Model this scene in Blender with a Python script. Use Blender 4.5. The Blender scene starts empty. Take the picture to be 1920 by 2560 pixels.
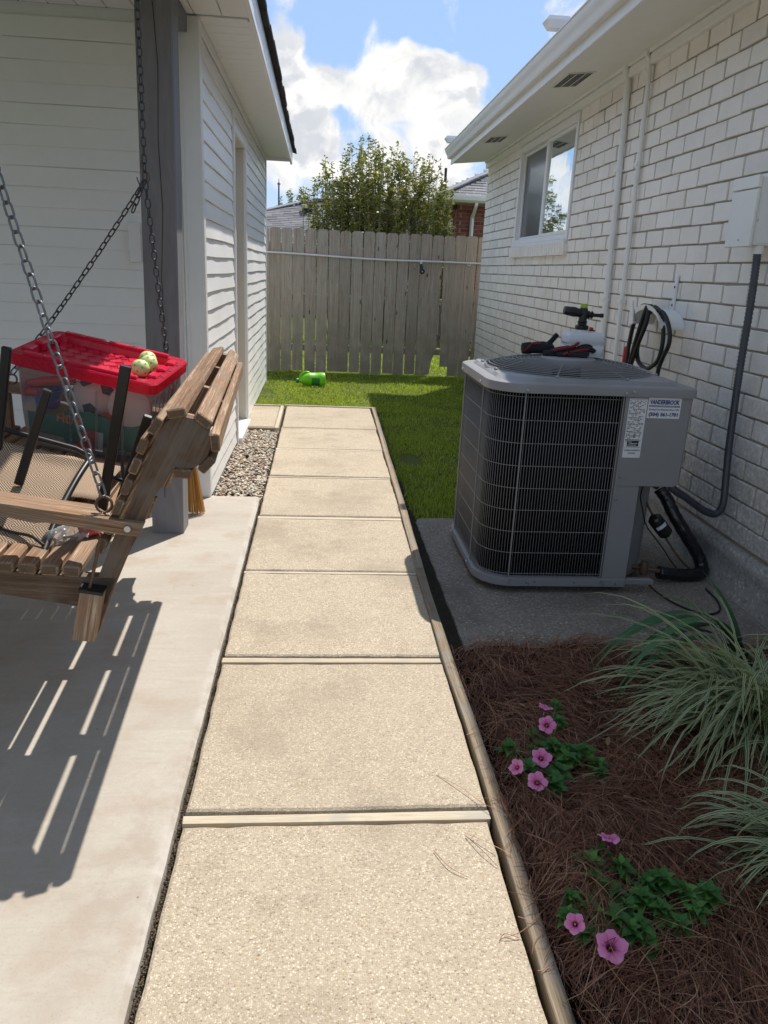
import bpy, bmesh, math, random
import numpy as np
from mathutils import Vector, Matrix
from math import radians as rad, sin, cos, pi
random.seed(7)
rng = np.random.default_rng(7)
scn = bpy.context.scene
COL = scn.collection

# ------------------------------------------------------------------ camera
CAM_Z = 1.38
yaw, pit, rol = rad(5.35), rad(17.4455), rad(-2.64)
fw = Vector((sin(yaw)*cos(pit), cos(yaw)*cos(pit), -sin(pit)))
ri = Vector((cos(yaw), -sin(yaw), 0)); dn = fw.cross(ri)
r2 = ri*cos(rol) + dn*sin(rol); d2 = -ri*sin(rol) + dn*cos(rol)
cam = bpy.data.cameras.new('camera'); cam_o = bpy.data.objects.new('camera', cam); COL.objects.link(cam_o)
cam_o.matrix_world = Matrix(((r2.x, -d2.x, -fw.x, 0), (r2.y, -d2.y, -fw.y, 0), (r2.z, -d2.z, -fw.z, CAM_Z), (0, 0, 0, 1)))
cam.sensor_fit = 'VERTICAL'; cam.sensor_height = 24; cam.lens = 1923/2560*24
cam.clip_start = .02; cam.clip_end = 600
scn.camera = cam_o

# ------------------------------------------------------------------ sun, sky, exposure
SDX, SDY = .33, .51
sd = Vector((SDX, SDY, 1)).normalized()
SUN_EL = math.asin(sd.z); SUN_AZ = math.atan2(sd.x, sd.y)
sun = bpy.data.lights.new('sun', 'SUN'); sun.energy = 4.3; sun.angle = rad(.53); sun.color = (1, .945, .87)
sun_o = bpy.data.objects.new('sun', sun); COL.objects.link(sun_o)
sun_o.rotation_euler = sd.to_track_quat('Z', 'Y').to_euler()
sun_o.location = (3, 6, 9)
scn.view_settings.view_transform = 'Standard'; scn.view_settings.look = 'None'
scn.view_settings.gamma = 1; scn.view_settings.exposure = .34; scn.view_settings.use_curve_mapping = False
scn.cycles.use_denoising = True
scn.cycles.max_bounces = 8; scn.cycles.transparent_max_bounces = 16; scn.cycles.diffuse_bounces = 4

class NT:
    """tiny node-graph helper"""
    def __init__(s, tree): s.t = tree; s.t.nodes.clear()
    def n(s, kind, ins=None, **props):
        nd = s.t.nodes.new(kind)
        for k, v in props.items(): setattr(nd, k, v)
        for k, v in (ins or {}).items():
            sock = nd.inputs[k]
            if hasattr(v, 'default_value') or isinstance(v, bpy.types.NodeSocket): s.t.links.new(v, sock)
            else: sock.default_value = v
        return nd
    def link(s, a, b): s.t.links.new(a, b)
    def math(s, op, a, b=0.0, c=None, clamp=False):
        d = {0: a, 1: b}
        if c is not None: d[2] = c
        return s.n('ShaderNodeMath', d, operation=op, use_clamp=clamp).outputs[0]
    def ramp(s, fac, stops, interp='LINEAR'):
        nd = s.n('ShaderNodeValToRGB', {0: fac}); cr = nd.color_ramp; cr.interpolation = interp
        while len(cr.elements) < len(stops): cr.elements.new(.5)
        for e, (p, c) in zip(cr.elements, stops):
            e.position = p; e.color = (*c, 1) if len(c) == 3 else c
        return nd.outputs[0]
    def mix(s, fac, a, b, mode='MIX'):
        nd = s.t.nodes.new('ShaderNodeMix'); nd.data_type = 'RGBA'; nd.blend_type = mode
        for i, v in ((0, fac), (6, a), (7, b)):
            if isinstance(v, bpy.types.NodeSocket): s.t.links.new(v, nd.inputs[i])
            elif i == 0: nd.inputs[0].default_value = v
            else: nd.inputs[i].default_value = (*v, 1) if len(v) == 3 else v
        return nd.outputs[2]
    def noise(s, vec, scale, detail=4, rough=.55, dist=0.0, dim='3D'):
        return s.n('ShaderNodeTexNoise', {'Vector': vec, 'Scale': scale, 'Detail': detail, 'Roughness': rough, 'Distortion': dist}, noise_dimensions=dim).outputs[0]
    def sstep(s, x, lo, hi, a=0.0, b=1.0):
        return s.n('ShaderNodeMapRange', {'Value': x, 'From Min': lo, 'From Max': hi, 'To Min': a, 'To Max': b}, interpolation_type='SMOOTHSTEP').outputs[0]

world = bpy.data.worlds.new('World'); scn.world = world; world.use_nodes = True
g = NT(world.node_tree)
tc = g.n('ShaderNodeTexCoord').outputs['Generated']
sky = g.n('ShaderNodeTexSky', sky_type='NISHITA', sun_disc=False, sun_elevation=SUN_EL, sun_rotation=SUN_AZ, air_density=1.0, dust_density=.6, ozone_density=1.6, altitude=10).outputs[0]
dirn = g.n('ShaderNodeVectorMath', {0: tc}, operation='NORMALIZE').outputs[0]
warp = g.n('ShaderNodeTexNoise', {'Vector': dirn, 'Scale': 9.0, 'Detail': 3.0}).outputs[1]
wv = g.n('ShaderNodeVectorMath', {0: warp, 1: (-.5, -.5, -.5)}, operation='ADD').outputs[0]
wv = g.n('ShaderNodeVectorMath', {0: wv, 1: (.09, .09, .09)}, operation='MULTIPLY').outputs[0]
dv = g.n('ShaderNodeVectorMath', {0: dirn, 1: wv}, operation='ADD').outputs[0]
n1 = g.noise(dv, 8.5, 10, .60)
vo = g.n('ShaderNodeTexVoronoi', {'Vector': dv, 'Scale': 30.0, 'Smoothness': .8}, feature='SMOOTH_F1').outputs[0]
dens = g.math('ADD', n1, g.math('MULTIPLY', g.math('SUBTRACT', .42, vo), .17))
sep = g.n('ShaderNodeSeparateXYZ', {0: dirn}).outputs
dens = g.math('ADD', dens, g.sstep(sep[2], .10, .40, .075, .03))      # more cumulus low in the sky
def blob(dens, az, el, r, w):
    a, e = rad(az), rad(el); c = (sin(a)*cos(e), cos(a)*cos(e), sin(e))
    d = g.n('ShaderNodeVectorMath', {0: dv, 1: c}, operation='DISTANCE').outputs['Value']
    return g.math('ADD', dens, g.sstep(d, 0, r, w, 0))
for az, el, r, w in ((-4, 12.5, .10, .22), (-2.5, 9.5, .09, .2), (3.5, 12.2, .055, .2), (6.3, 12.0, .05, .18), (9.3, 11.6, .045, .2), (0.2, 8.0, .06, .16),
                     (5, 11, .07, .14), (.6, 11.3, .045, .14), (2.7, 14.9, .02, .1), (3.2, 5.5, .1, .12), (9.5, 8.3, .06, .1), (1.9, 11.6, .05, .17), (1.4, 9.9, .05, -.07), (6.9, 10.3, .045, -.09), 
                     (11.8, 15.5, .075, -.3), (-.2, 15.6, .05, -.22), (6, 15.8, .06, -.25), (8.8, 9.6, .02, -.08)):
    dens = blob(dens, az, el, r, w)
mask = g.sstep(dens, .52, .68)
thick = g.sstep(dens, .58, .86)
off = g.n('ShaderNodeVectorMath', {0: dv, 1: (.006, .008, .016)}, operation='ADD').outputs[0]
lit = g.math('SUBTRACT', g.noise(off, 13.0, 7, .55), g.noise(dv, 13.0, 7, .55))
lit = g.sstep(lit, -.07, .09)
cc = g.mix(lit, (7.5, 7.3, 7.05), (4.5, 4.7, 5.05))
cc = g.mix(g.math('MULTIPLY', g.sstep(g.noise(dv, 16, 4, .5), .42, .66), .55), cc, (4.9, 5.1, 5.4))
cc = g.mix(thick, g.mix(.25, cc, (7.6, 7.4, 7.15)), cc)
skyc = g.mix(.80, sky, (2.7, 4.1, 6.6))
skyc = g.mix(g.sstep(sep[2], .0, .16, .55, 0), skyc, (4.8, 5.8, 6.8))
skc = g.mix(mask, skyc, cc)
skc = g.mix(g.sstep(sep[2], -.05, 0.0), (2.0, 2.1, 1.9, 1), skc)
bg = g.n('ShaderNodeBackground', {0: skc, 1: .12}).outputs[0]
g.link(bg, g.n('ShaderNodeOutputWorld').inputs[0])

# ------------------------------------------------------------------ object helpers
def props(o, label=None, cat=None, group=None, kind=None):
    if label: o['label'] = label
    if cat: o['category'] = cat
    if group: o['group'] = group
    if kind: o['kind'] = kind
    return o
def thing(name, label, cat, loc=(0, 0, 0), rotz=0, group=None, kind=None):
    o = bpy.data.objects.new(name, None); COL.objects.link(o); o.empty_display_size = .1
    o.location = loc; o.rotation_euler = (0, 0, rotz)
    return props(o, label, cat, group, kind)
def inst(mesh, name, parent=None, loc=(0, 0, 0), rot=(0, 0, 0), scale=(1, 1, 1), mat=None):
    o = bpy.data.objects.new(name, mesh); COL.objects.link(o)
    o.location = loc; o.rotation_euler = rot; o.scale = scale
    if parent: o.parent = parent
    return o
def V(*a): return Vector(a)

class MB:
    def __init__(s): s.v = []; s.f = []; s.g = []; s.m = []
    def add(s, vs, fs, gs=None, m=0):
        b = len(s.v); s.v += [tuple(v) for v in vs]; s.f += [tuple(b+i for i in f) for f in fs]
        s.g += [tuple(q) for q in (gs if gs is not None else vs)]; s.m += [m]*len(fs); return s
    def obox(s, c, ex, ey, ez, hx, hy, hz, ch=0.0, m=0, jit=0.0, mend=None):
        """chamfered box; grain coordinate runs along ex"""
        c, ex, ey, ez = Vector(c), Vector(ex).normalized(), Vector(ey).normalized(), Vector(ez).normalized()
        off = Vector((random.random()*20, random.random()*20, random.random()*20))
        h = (hx, hy, hz); ch = min(ch, .45*min(h)*2/2)
        vs = []; idx = {}
        for sx in (-1, 1):
            for sy in (-1, 1):
                for sz in (-1, 1):
                    sg = (sx, sy, sz)
                    for a in range(3):
                        if ch <= 0 and a: idx[(sg, a)] = idx[(sg, 0)]; continue
                        p = [sg[i]*(h[i]-(ch if i != a and ch > 0 else 0)) for i in range(3)]
                        if jit: p = [q+random.uniform(-jit, jit) for q in p]
                        idx[(sg, a)] = len(vs); vs.append(p)
        fs = []
        def q(*l):
            l2 = []
            for i in l:
                if i not in l2: l2.append(i)
            if len(l2) >= 3: fs.append(tuple(l2))
        for a in range(3):
            b, d = (a+1) % 3, (a+2) % 3
            for sa in (-1, 1):
                cs = []
                for sb, s_d in ((-1, -1), (1, -1), (1, 1), (-1, 1)):
                    sg = [0]*3; sg[a] = sa; sg[b] = sb; sg[d] = s_d; cs.append(idx[(tuple(sg), a)])
                q(*(cs if sa > 0 else cs[::-1]))
        if ch > 0:
            for a in range(3):           # edges parallel to axis a
                b, d = (a+1) % 3, (a+2) % 3
                for sb in (-1, 1):
                    for s_d in (-1, 1):
                        A = [0]*3; B = [0]*3; A[a] = -1; B[a] = 1; A[b] = B[b] = sb; A[d] = B[d] = s_d; A, B = tuple(A), tuple(B)
                        l = [idx[(A, b)], idx[(B, b)], idx[(B, d)], idx[(A, d)]]
                        q(*(l if sb*s_d < 0 else l[::-1]))
            for sx in (-1, 1):
                for sy in (-1, 1):
                    for sz in (-1, 1):
                        l = [idx[((sx, sy, sz), a)] for a in range(3)]
                        q(*(l if sx*sy*sz > 0 else l[::-1]))
        W = [c+ex*p[0]+ey*p[1]+ez*p[2] for p in vs]
        s.add(W, fs, [Vector(p)+off for p in vs], m)
        if mend is not None:
            k = len(s.m)-len(fs); s.m[k] = s.m[k+1] = mend
        return s
    def box(s, x0, x1, y0, y1, z0, z1, ch=0.0, m=0, along='y', jit=0.0):
        c = ((x0+x1)/2, (y0+y1)/2, (z0+z1)/2); h = ((x1-x0)/2, (y1-y0)/2, (z1-z0)/2)
        E = ((1, 0, 0), (0, 1, 0), (0, 0, 1)); o = {'x': (0, 1, 2), 'y': (1, 2, 0), 'z': (2, 0, 1)}[along]
        return s.obox(c, E[o[0]], E[o[1]], E[o[2]], h[o[0]], h[o[1]], h[o[2]], ch, m, jit)
    def beam(s, p0, p1, w, t, side=(0, 0, 1), ch=0.0, m=0):
        """w across `side`, t the other way"""
        p0, p1 = Vector(p0), Vector(p1); a = (p1-p0); L = a.length; a.normalize()
        sd_ = Vector(side); sd_ = (sd_-a*sd_.dot(a)).normalized(); k = a.cross(sd_)
        return s.obox((p0+p1)/2, a, sd_, k, L/2, w/2, t/2, ch, m)
    def tube(s, pts, r, n=8, closed=False, m=0, caps=True, flat=None):
        pts = [Vector(p) for p in pts]; N = len(pts); R = r if isinstance(r, (list, tuple)) else [r]*N
        up = None; vs = []; gs = []; L = 0
        for i, p in enumerate(pts):
            a = pts[(i+1) % N] if (i < N-1 or closed) else p; b = pts[i-1] if (i > 0 or closed) else p
            t = (a-b); t = t.normalized() if t.length > 1e-9 else Vector((0, 0, 1))
            if up is None: up = t.orthogonal().normalized()
            up = (up-t*up.dot(t)).normalized(); bi = t.cross(up)
            if i: L += (p-pts[i-1]).length
            for k in range(n):
                an = 2*pi*k/n; vs.append(p+(up*cos(an)+bi*sin(an))*R[i]); gs.append((L, cos(an)*R[i], sin(an)*R[i]))
        fs = []
        for i in range(N if closed else N-1):
            j = (i+1) % N
            for k in range(n):
                k2 = (k+1) % n; fs.append((i*n+k, i*n+k2, j*n+k2, j*n+k))
        if caps and not closed: fs.append(tuple(range(n))[::-1]); fs.append(tuple((N-1)*n+k for k in range(n)))
        return s.add(vs, fs, gs, m)
    def loops(s, loops, m=0, closed=True, cap0=False, cap1=False, gs=None):
        n = len(loops[0]); vs = [p for l in loops for p in l]; fs = []
        for i in range(len(loops)-1):
            for k in range(n if closed else n-1):
                k2 = (k+1) % n; fs.append((i*n+k, i*n+k2, (i+1)*n+k2, (i+1)*n+k))
        if cap0: fs.append(tuple(range(n))[::-1])
        if cap1: fs.append(tuple((len(loops)-1)*n+k for k in range(n)))
        return s.add(vs, fs, gs, m)
    def lathe(s, prof, c=(0, 0, 0), axis=(0, 0, 1), n=20, m=0, cap0=True, cap1=True):
        ax = Vector(axis).normalized(); u = ax.orthogonal().normalized(); w = ax.cross(u); c = Vector(c)
        return s.loops([[c+ax*h+(u*cos(2*pi*k/n)+w*sin(2*pi*k/n))*r for k in range(n)] for r, h in prof], m, True, cap0, cap1)
    def prism(s, poly, f0, f1, m=0, grain=None):
        """poly list of 2d; f0/f1 map 2d -> 3d for the two faces"""
        A = [Vector(f0(*p)) for p in poly]; B = [Vector(f1(*p)) for p in poly]; n = len(poly)
        fs = [(i, (i+1) % n, n+(i+1) % n, n+i) for i in range(n)]+[tuple(range(n))[::-1], tuple(range(n, 2*n))]
        gs = None
        if grain:
            gd = Vector(grain).normalized(); o = gd.orthogonal().normalized(); b = gd.cross(o); of = random.random()*9
            gs = [(p.dot(gd)+of, p.dot(o)+of, p.dot(b)) for p in A+B]
        return s.add(A+B, fs, gs, m)
    def mesh(s, name, mats, smooth=None, fix=True):
        me = bpy.data.meshes.new(name); me.from_pydata(s.v, [], s.f)
        if fix:
            bm = bmesh.new(); bm.from_mesh(me); bmesh.ops.recalc_face_normals(bm, faces=bm.faces); bm.to_mesh(me); bm.free()
        at = me.attributes.new('g', 'FLOAT_VECTOR', 'POINT'); at.data.foreach_set('vector', np.array(s.g, dtype=np.float32).ravel())
        for mt in (mats if isinstance(mats, (list, tuple)) else [mats]): me.materials.append(mt)
        if any(s.m): me.polygons.foreach_set('material_index', s.m)
        if smooth is not None:
            me.shade_smooth()
            if smooth < 180: me.set_sharp_from_angle(angle=rad(smooth))
        me.update(); return me
    def build(s, name, mats, parent=None, smooth=None, loc=(0, 0, 0), fix=True):
        return inst(s.mesh(name, mats, smooth, fix), name, parent, loc)

def ribbons(name, P, W, S, mats, parent=None, extra=None, smooth=True):
    """P (n,k,3) centre lines, W (n,k) half widths, S (n,3) side vectors. attribute g = (t, side, random)"""
    n, k, _ = P.shape
    if S.ndim == 2: S = np.repeat(S[:, None, :], k, 1)
    A = P-S*W[..., None]; B = P+S*W[..., None]
    co = np.stack([A, B], 2).reshape(-1, 3)
    t = np.repeat(np.linspace(0, 1, k)[None], n, 0)
    rnd = np.repeat(rng.random(n)[:, None], k, 1) if extra is None else np.repeat(extra[:, None], k, 1)
    ga = np.stack([np.stack([t, -np.ones_like(t), rnd], -1), np.stack([t, np.ones_like(t), rnd], -1)], 2).reshape(-1, 3)
    base = (np.arange(n)[:, None]*k+np.arange(k-1)[None])*2
    F = np.stack([base, base+1, base+3, base+2], -1).reshape(-1, 4)
    me = bpy.data.meshes.new(name)
    me.vertices.add(len(co)); me.vertices.foreach_set('co', co.astype(np.float32).ravel())
    me.loops.add(F.size); me.loops.foreach_set('vertex_index', F.astype(np.int32).ravel())
    me.polygons.add(len(F)); me.polygons.foreach_set('loop_start', (np.arange(len(F))*4).astype(np.int32))
    if smooth: me.polygons.foreach_set('use_smooth', np.ones(len(F), dtype=bool))
    me.update(calc_edges=True)
    at = me.attributes.new('g', 'FLOAT_VECTOR', 'POINT'); at.data.foreach_set('vector', ga.astype(np.float32).ravel())
    for mt in (mats if isinstance(mats, (list, tuple)) else [mats]): me.materials.append(mt)
    return inst(me, name, parent)

def smoothpath(pts, n=6, closed=False):
    """Catmull-Rom"""
    P = [Vector(p) for p in pts]; out = []; N = len(P)
    rngs = range(N if closed else N-1)
    for i in rngs:
        p0 = P[i-1] if (i > 0 or closed) else P[0]; p1 = P[i]; p2 = P[(i+1) % N]; p3 = P[(i+2) % N] if (i+2 < N or closed) else P[-1]
        for k in range(n):
            t = k/n; out.append(.5*((2*p1)+(p2-p0)*t+(2*p0-5*p1+4*p2-p3)*t*t+(3*p1-p0-3*p2+p3)*t**3))
    if not closed: out.append(P[-1])
    return out

def text_mesh(txt, size, mat, name, parent, M, bold=0.0, width=None, align='LEFT'):
    cu = bpy.data.curves.new('t', 'FONT'); cu.body = txt; cu.size = size; cu.offset = bold; cu.align_x = align; cu.resolution_u = 3
    o = bpy.data.objects.new('t', cu); COL.objects.link(o)
    me = bpy.data.meshes.new_from_object(o, depsgraph=bpy.context.evaluated_depsgraph_get())
    bpy.data.objects.remove(o); bpy.data.curves.remove(cu)
    xs = [v.co.x for v in me.vertices]
    if width and xs:
        k = width/(max(xs)-min(xs))
        for v in me.vertices: v.co.x *= k
    me.name = name; me.materials.clear(); me.materials.append(mat)
    ob = inst(me, name, parent); ob.matrix_local = M
    return ob

# ------------------------------------------------------------------ materials
def newmat(name):
    m = bpy.data.materials.new(name); m.use_nodes = True; return m, NT(m.node_tree)
def finish(g, base, rough=.6, bump=None, bstr=.3, bdist=.002, metallic=0.0, spec=.5, sub=None, coat=None, ior=None):
    d = {'Base Color': base if isinstance(base, bpy.types.NodeSocket) else (*base, 1), 'Roughness': rough, 'Metallic': metallic, 'Specular IOR Level': spec}
    if ior: d['IOR'] = ior
    if coat: d['Coat Weight'] = coat
    b = g.n('ShaderNodeBsdfPrincipled', d)
    if bump is not None:
        bn = g.n('ShaderNodeBump', {'Height': bump, 'Strength': bstr, 'Distance': bdist}); g.link(bn.outputs[0], b.inputs['Normal'])
    g.link(b.outputs[0], g.n('ShaderNodeOutputMaterial').inputs[0]); return b
def attr_g(g): return g.n('ShaderNodeAttribute', attribute_name='g').outputs['Vector']
def wpos(g): return g.n('ShaderNodeNewGeometry').outputs['Position']
def orand(g): return g.n('ShaderNodeObjectInfo').outputs['Random']
def mulv(g, v, s): return g.n('ShaderNodeVectorMath', {0: v, 1: s}, operation='MULTIPLY').outputs[0]

def m_plain(name, col, rough=.5, var=.08, scale=30, metallic=0.0, bump=0.0, bd=.001, spec=.5, coat=None, ior=None):
    m, g = newmat(name); p = wpos(g)
    nz = g.noise(p, scale, 5, .6); nz2 = g.noise(p, scale*.13, 3, .5)
    f = g.math('ADD', g.math('MULTIPLY', nz, .5), g.math('MULTIPLY', nz2, .5))
    c = g.ramp(f, ((.3, tuple(x*(1-var) for x in col)), (.7, tuple(min(1, x*(1+var)) for x in col))))
    r = g.sstep(nz2, .3, .7, max(0, rough-.06), rough+.08)
    finish(g, c, r, nz if bump else None, bump, bd, metallic, spec, coat=coat, ior=ior); return m

def m_wood(name, dark, mid, light, rough=.75, grain=1.0, grey=None, ring=60, bump=.5, spots=.3, moss=None):
    m, g = newmat(name); v = attr_g(g)
    rn = orand(g); sh = g.n('ShaderNodeCombineXYZ', {0: g.math('MULTIPLY', rn, 17.0), 1: g.math('MULTIPLY', rn, 5.3), 2: rn}).outputs[0]
    v = g.n('ShaderNodeVectorMath', {0: v, 1: sh}, operation='ADD').outputs[0]
    w = g.n('ShaderNodeVectorMath', {0: v, 1: (2.2, ring, ring)}, operation='MULTIPLY').outputs[0]
    n_ = g.noise(w, grain, 6, .62, 1.2)
    fine = g.noise(g.n('ShaderNodeVectorMath', {0: v, 1: (14, 420, 420)}, operation='MULTIPLY').outputs[0], 1.0, 3, .6)
    patch = g.noise(v, 9.0, 4, .55)
    f = g.math('ADD', g.math('MULTIPLY', n_, .7), g.math('MULTIPLY', fine, .3))
    c = g.ramp(f, ((.30, dark), (.5, mid), (.68, light)))
    if grey: c = g.mix(g.math('MULTIPLY', g.sstep(patch, .42, .68), .7), c, grey)
    if moss:
        pz = g.n('ShaderNodeSeparateXYZ', {0: wpos(g)}).outputs[2]
        c = g.mix(g.math('MULTIPLY', g.sstep(pz, .15, 1.25, .75, .0), g.sstep(g.noise(wpos(g), 5, 5, .65), .38, .6, .25, 1)), c, moss)
    kn = g.n('ShaderNodeTexVoronoi', {'Vector': g.n('ShaderNodeVectorMath', {0: v, 1: (2.6, 7, 7)}, operation='MULTIPLY').outputs[0], 'Scale': 1.0}).outputs[0]
    c = g.mix(g.sstep(kn, .05, .11, spots, 0), c, tuple(x*.35 for x in dark))
    c = g.mix(g.math('MULTIPLY', g.math('SUBTRACT', rn, .5), .35, clamp=True), c, light)
    c = g.mix(g.sstep(rn, .0, .5, .22, 0), c, dark)
    finish(g, c, rough, f, bump, .003, spec=.25); return m

def m_aggregate(name, base, lo, hi, scale=190, stain=(.16, .12, .08), stain_amt=.35, peb=1.0, dark_amt=.35):
    m, g = newmat(name); p = wpos(g)
    v1 = g.n('ShaderNodeTexVoronoi', {'Vector': p, 'Scale': scale, 'Randomness': 1.0}); v2 = g.n('ShaderNodeTexVoronoi', {'Vector': p, 'Scale': scale*.42})
    v3 = g.n('ShaderNodeTexVoronoi', {'Vector': p, 'Scale': scale*2.3})
    def sepc(s): return g.n('ShaderNodeSeparateColor', {0: s}).outputs
    s1, s2, s3 = sepc(v1.outputs[1]), sepc(v2.outputs[1]), sepc(v3.outputs[1])
    pal1 = g.ramp(s1[0], ((0, lo), (.25, base), (.6, tuple(x*1.06 for x in base)), (.82, hi), (1, tuple(min(1, x*1.25) for x in hi))))
    c = g.mix(g.sstep(s3[0], .0, 1.0, .0, .5), base, pal1)
    c = g.mix(g.math('MULTIPLY', g.sstep(v1.outputs[0], .25, .55, 1, 0), .85*peb), c, pal1)
    pal2 = g.ramp(s2[1], ((0, (.20, .17, .15)), (.12, (.46, .28, .14)), (.2, (.52, .40, .2)), (.35, base), (.7, (.62, .54, .42)), (1, (.72, .66, .56))))
    big = g.math('MULTIPLY', g.sstep(v2.outputs[0], .16, .34, 1, 0), g.sstep(s2[0], .48, .56))
    c = g.mix(g.math('MULTIPLY', big, .8*peb), c, pal2)
    n_ = g.noise(p, 1.7, 6, .6); n2_ = g.noise(p, 9, 5, .65)
    c = g.mix(g.math('MULTIPLY', g.sstep(n_, .45, .72), stain_amt), c, stain)
    c = g.mix(g.sstep(n2_, .40, .66, 0, .18), c, tuple(min(1, x*1.3) for x in base))
    pits = g.math('MULTIPLY', g.sstep(s3[1], .86, .93), g.sstep(v3.outputs[0], .2, .5, 1, 0))
    c = g.mix(g.math('MULTIPLY', pits, dark_amt), c, tuple(x*.25 for x in base))
    c = g.mix(g.sstep(g.noise(p, 330, 2, .7), .58, .72, 0, .45), c, tuple(x*.4 for x in base))
    c = g.mix(g.math('MULTIPLY', g.sstep(g.noise(p, 3.3, 7, .7), .52, .66), .35), c, tuple(x*.62 for x in base))
    rn = orand(g); c = g.mix(g.math('MULTIPLY', rn, .2), c, tuple(x*.78 for x in base))
    h = g.math('SUBTRACT', g.math('ADD', g.math('MULTIPLY', v1.outputs[0], -.5), g.math('MULTIPLY', big, .3)), pits)
    finish(g, c, .85, h, .55, .0035, spec=.3); return m

def m_patio():
    m, g = newmat('smooth_concrete'); p = wpos(g)
    n1 = g.noise(p, 1.1, 7, .6, .6); n2 = g.noise(p, 60, 4, .6); n3 = g.noise(p, 5, 5, .6)
    c = g.ramp(n1, ((.3, (.41, .36, .295)), (.5, (.47, .425, .36)), (.7, (.52, .475, .41))))
    c = g.mix(g.sstep(n3, .48, .68, 0, .55), c, (.40, .31, .235))
    c = g.mix(g.sstep(g.noise(mulv(g, p, (3, 18, 3)), 1, 4, .6), .5, .7, 0, .22), c, (.60, .56, .50))
    sx = g.n('ShaderNodeSeparateXYZ', {0: p}).outputs
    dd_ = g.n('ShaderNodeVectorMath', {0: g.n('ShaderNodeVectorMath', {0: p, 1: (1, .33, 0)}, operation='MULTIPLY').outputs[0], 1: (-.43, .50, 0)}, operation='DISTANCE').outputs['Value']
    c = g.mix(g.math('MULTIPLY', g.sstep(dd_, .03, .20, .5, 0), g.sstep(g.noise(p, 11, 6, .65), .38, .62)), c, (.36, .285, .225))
    c = g.mix(g.sstep(g.noise(mulv(g, p, (5, 40, 5)), 1, 6, .7), .52, .66, 0, .28), c, (.36, .31, .26))
    c = g.mix(g.sstep(g.noise(p, 190, 3, .7), .56, .72, 0, .5), c, (.24, .20, .165))
    edge = g.math('MULTIPLY', g.sstep(sx[0], -.385, -.34), g.sstep(g.noise(p, 7, 5, .6), .42, .55))
    c = g.mix(g.math('MULTIPLY', edge, .55), c, (.68, .65, .6))
    c = g.mix(g.sstep(n2, .3, .7, 0, .25), c, (.36, .32, .27))
    vo = g.n('ShaderNodeTexVoronoi', {'Vector': p, 'Scale': 26.0})
    s = g.n('ShaderNodeSeparateColor', {0: vo.outputs[1]}).outputs
    sp = g.math('MULTIPLY', g.sstep(vo.outputs[0], .04, .1, 1, 0), g.sstep(s[0], .9, .92))
    c = g.mix(g.math('MULTIPLY', sp, .7), c, (.12, .10, .08))
    finish(g, c, .8, g.math('ADD', n2, g.math('MULTIPLY', n1, .4)), .22, .002, spec=.3); return m

def m_leaf(name, cols, trans=.35, rough=.5, stripe=None, tip=None, spec=.4):
    """colour from random per leaf; g=(t,side,rnd)"""
    m, g = newmat(name); v = attr_g(g); s = g.n('ShaderNodeSeparateXYZ', {0: v}).outputs
    n = len(cols); c = g.ramp(s[2], [(i/(n-1), q) for i, q in enumerate(cols)])
    if stripe:
        ab = g.math('ABSOLUTE', s[1]); st = g.sstep(ab, .35, .6); c = g.mix(g.math('MULTIPLY', st, .85), c, stripe)
    if tip:
        c = g.mix(g.math('MULTIPLY', g.sstep(s[0], .86, 1.0), g.sstep(s[2], .6, .8)), c, tip)
    nz = g.noise(wpos(g), 8, 3, .5); c = g.mix(g.sstep(nz, .35, .65, .0, .25), c, cols[0])
    b = g.n('ShaderNodeBsdfPrincipled', {'Base Color': c, 'Roughness': rough, 'Specular IOR Level': spec}).outputs[0]
    t = g.n('ShaderNodeBsdfTranslucent', {0: g.mix(1.0, c, (1.0, 1.0, .55), 'MULTIPLY')}).outputs[0]
    mx = g.n('ShaderNodeMixShader', {0: trans, 1: b, 2: t}).outputs[0]
    g.link(mx, g.n('ShaderNodeOutputMaterial').inputs[0]); return m

def m_brick(name, cols, rough=.7, bump=.5, dirt=None, zlo=None):
    m, g = newmat(name); p = wpos(g); rn = orand(g); v = attr_g(g)
    s = g.n('ShaderNodeSeparateXYZ', {0: v}).outputs
    key = g.math('FRACT', g.math('ADD', g.math('MULTIPLY', rn, 7.31), s[2]))
    c = g.ramp(key, [(i/(len(cols)-1), q) for i, q in enumerate(cols)])
    n1 = g.noise(p, 45, 6, .7); n2 = g.noise(p, 6, 4, .6); n3 = g.noise(mulv(g, p, (60, 60, 260)), 1, 3, .6)
    c = g.mix(g.sstep(n1, .55, .75, 0, .4), c, tuple(x*.72 for x in cols[0]))
    c = g.mix(g.sstep(n2, .4, .7, 0, .3), c, tuple(min(1, x*1.08) for x in cols[-1]))
    if dirt:
        z = g.n('ShaderNodeSeparateXYZ', {0: p}).outputs[2]
        c = g.mix(g.math('MULTIPLY', g.sstep(z, zlo[0], zlo[1], 1, 0), g.sstep(n1, .3, .6, .15, .8)), c, dirt)
    finish(g, c, rough, g.math('ADD', g.math('MULTIPLY', n1, .7), g.math('MULTIPLY', n3, .5)), bump, .004, spec=.3); return m

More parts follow.
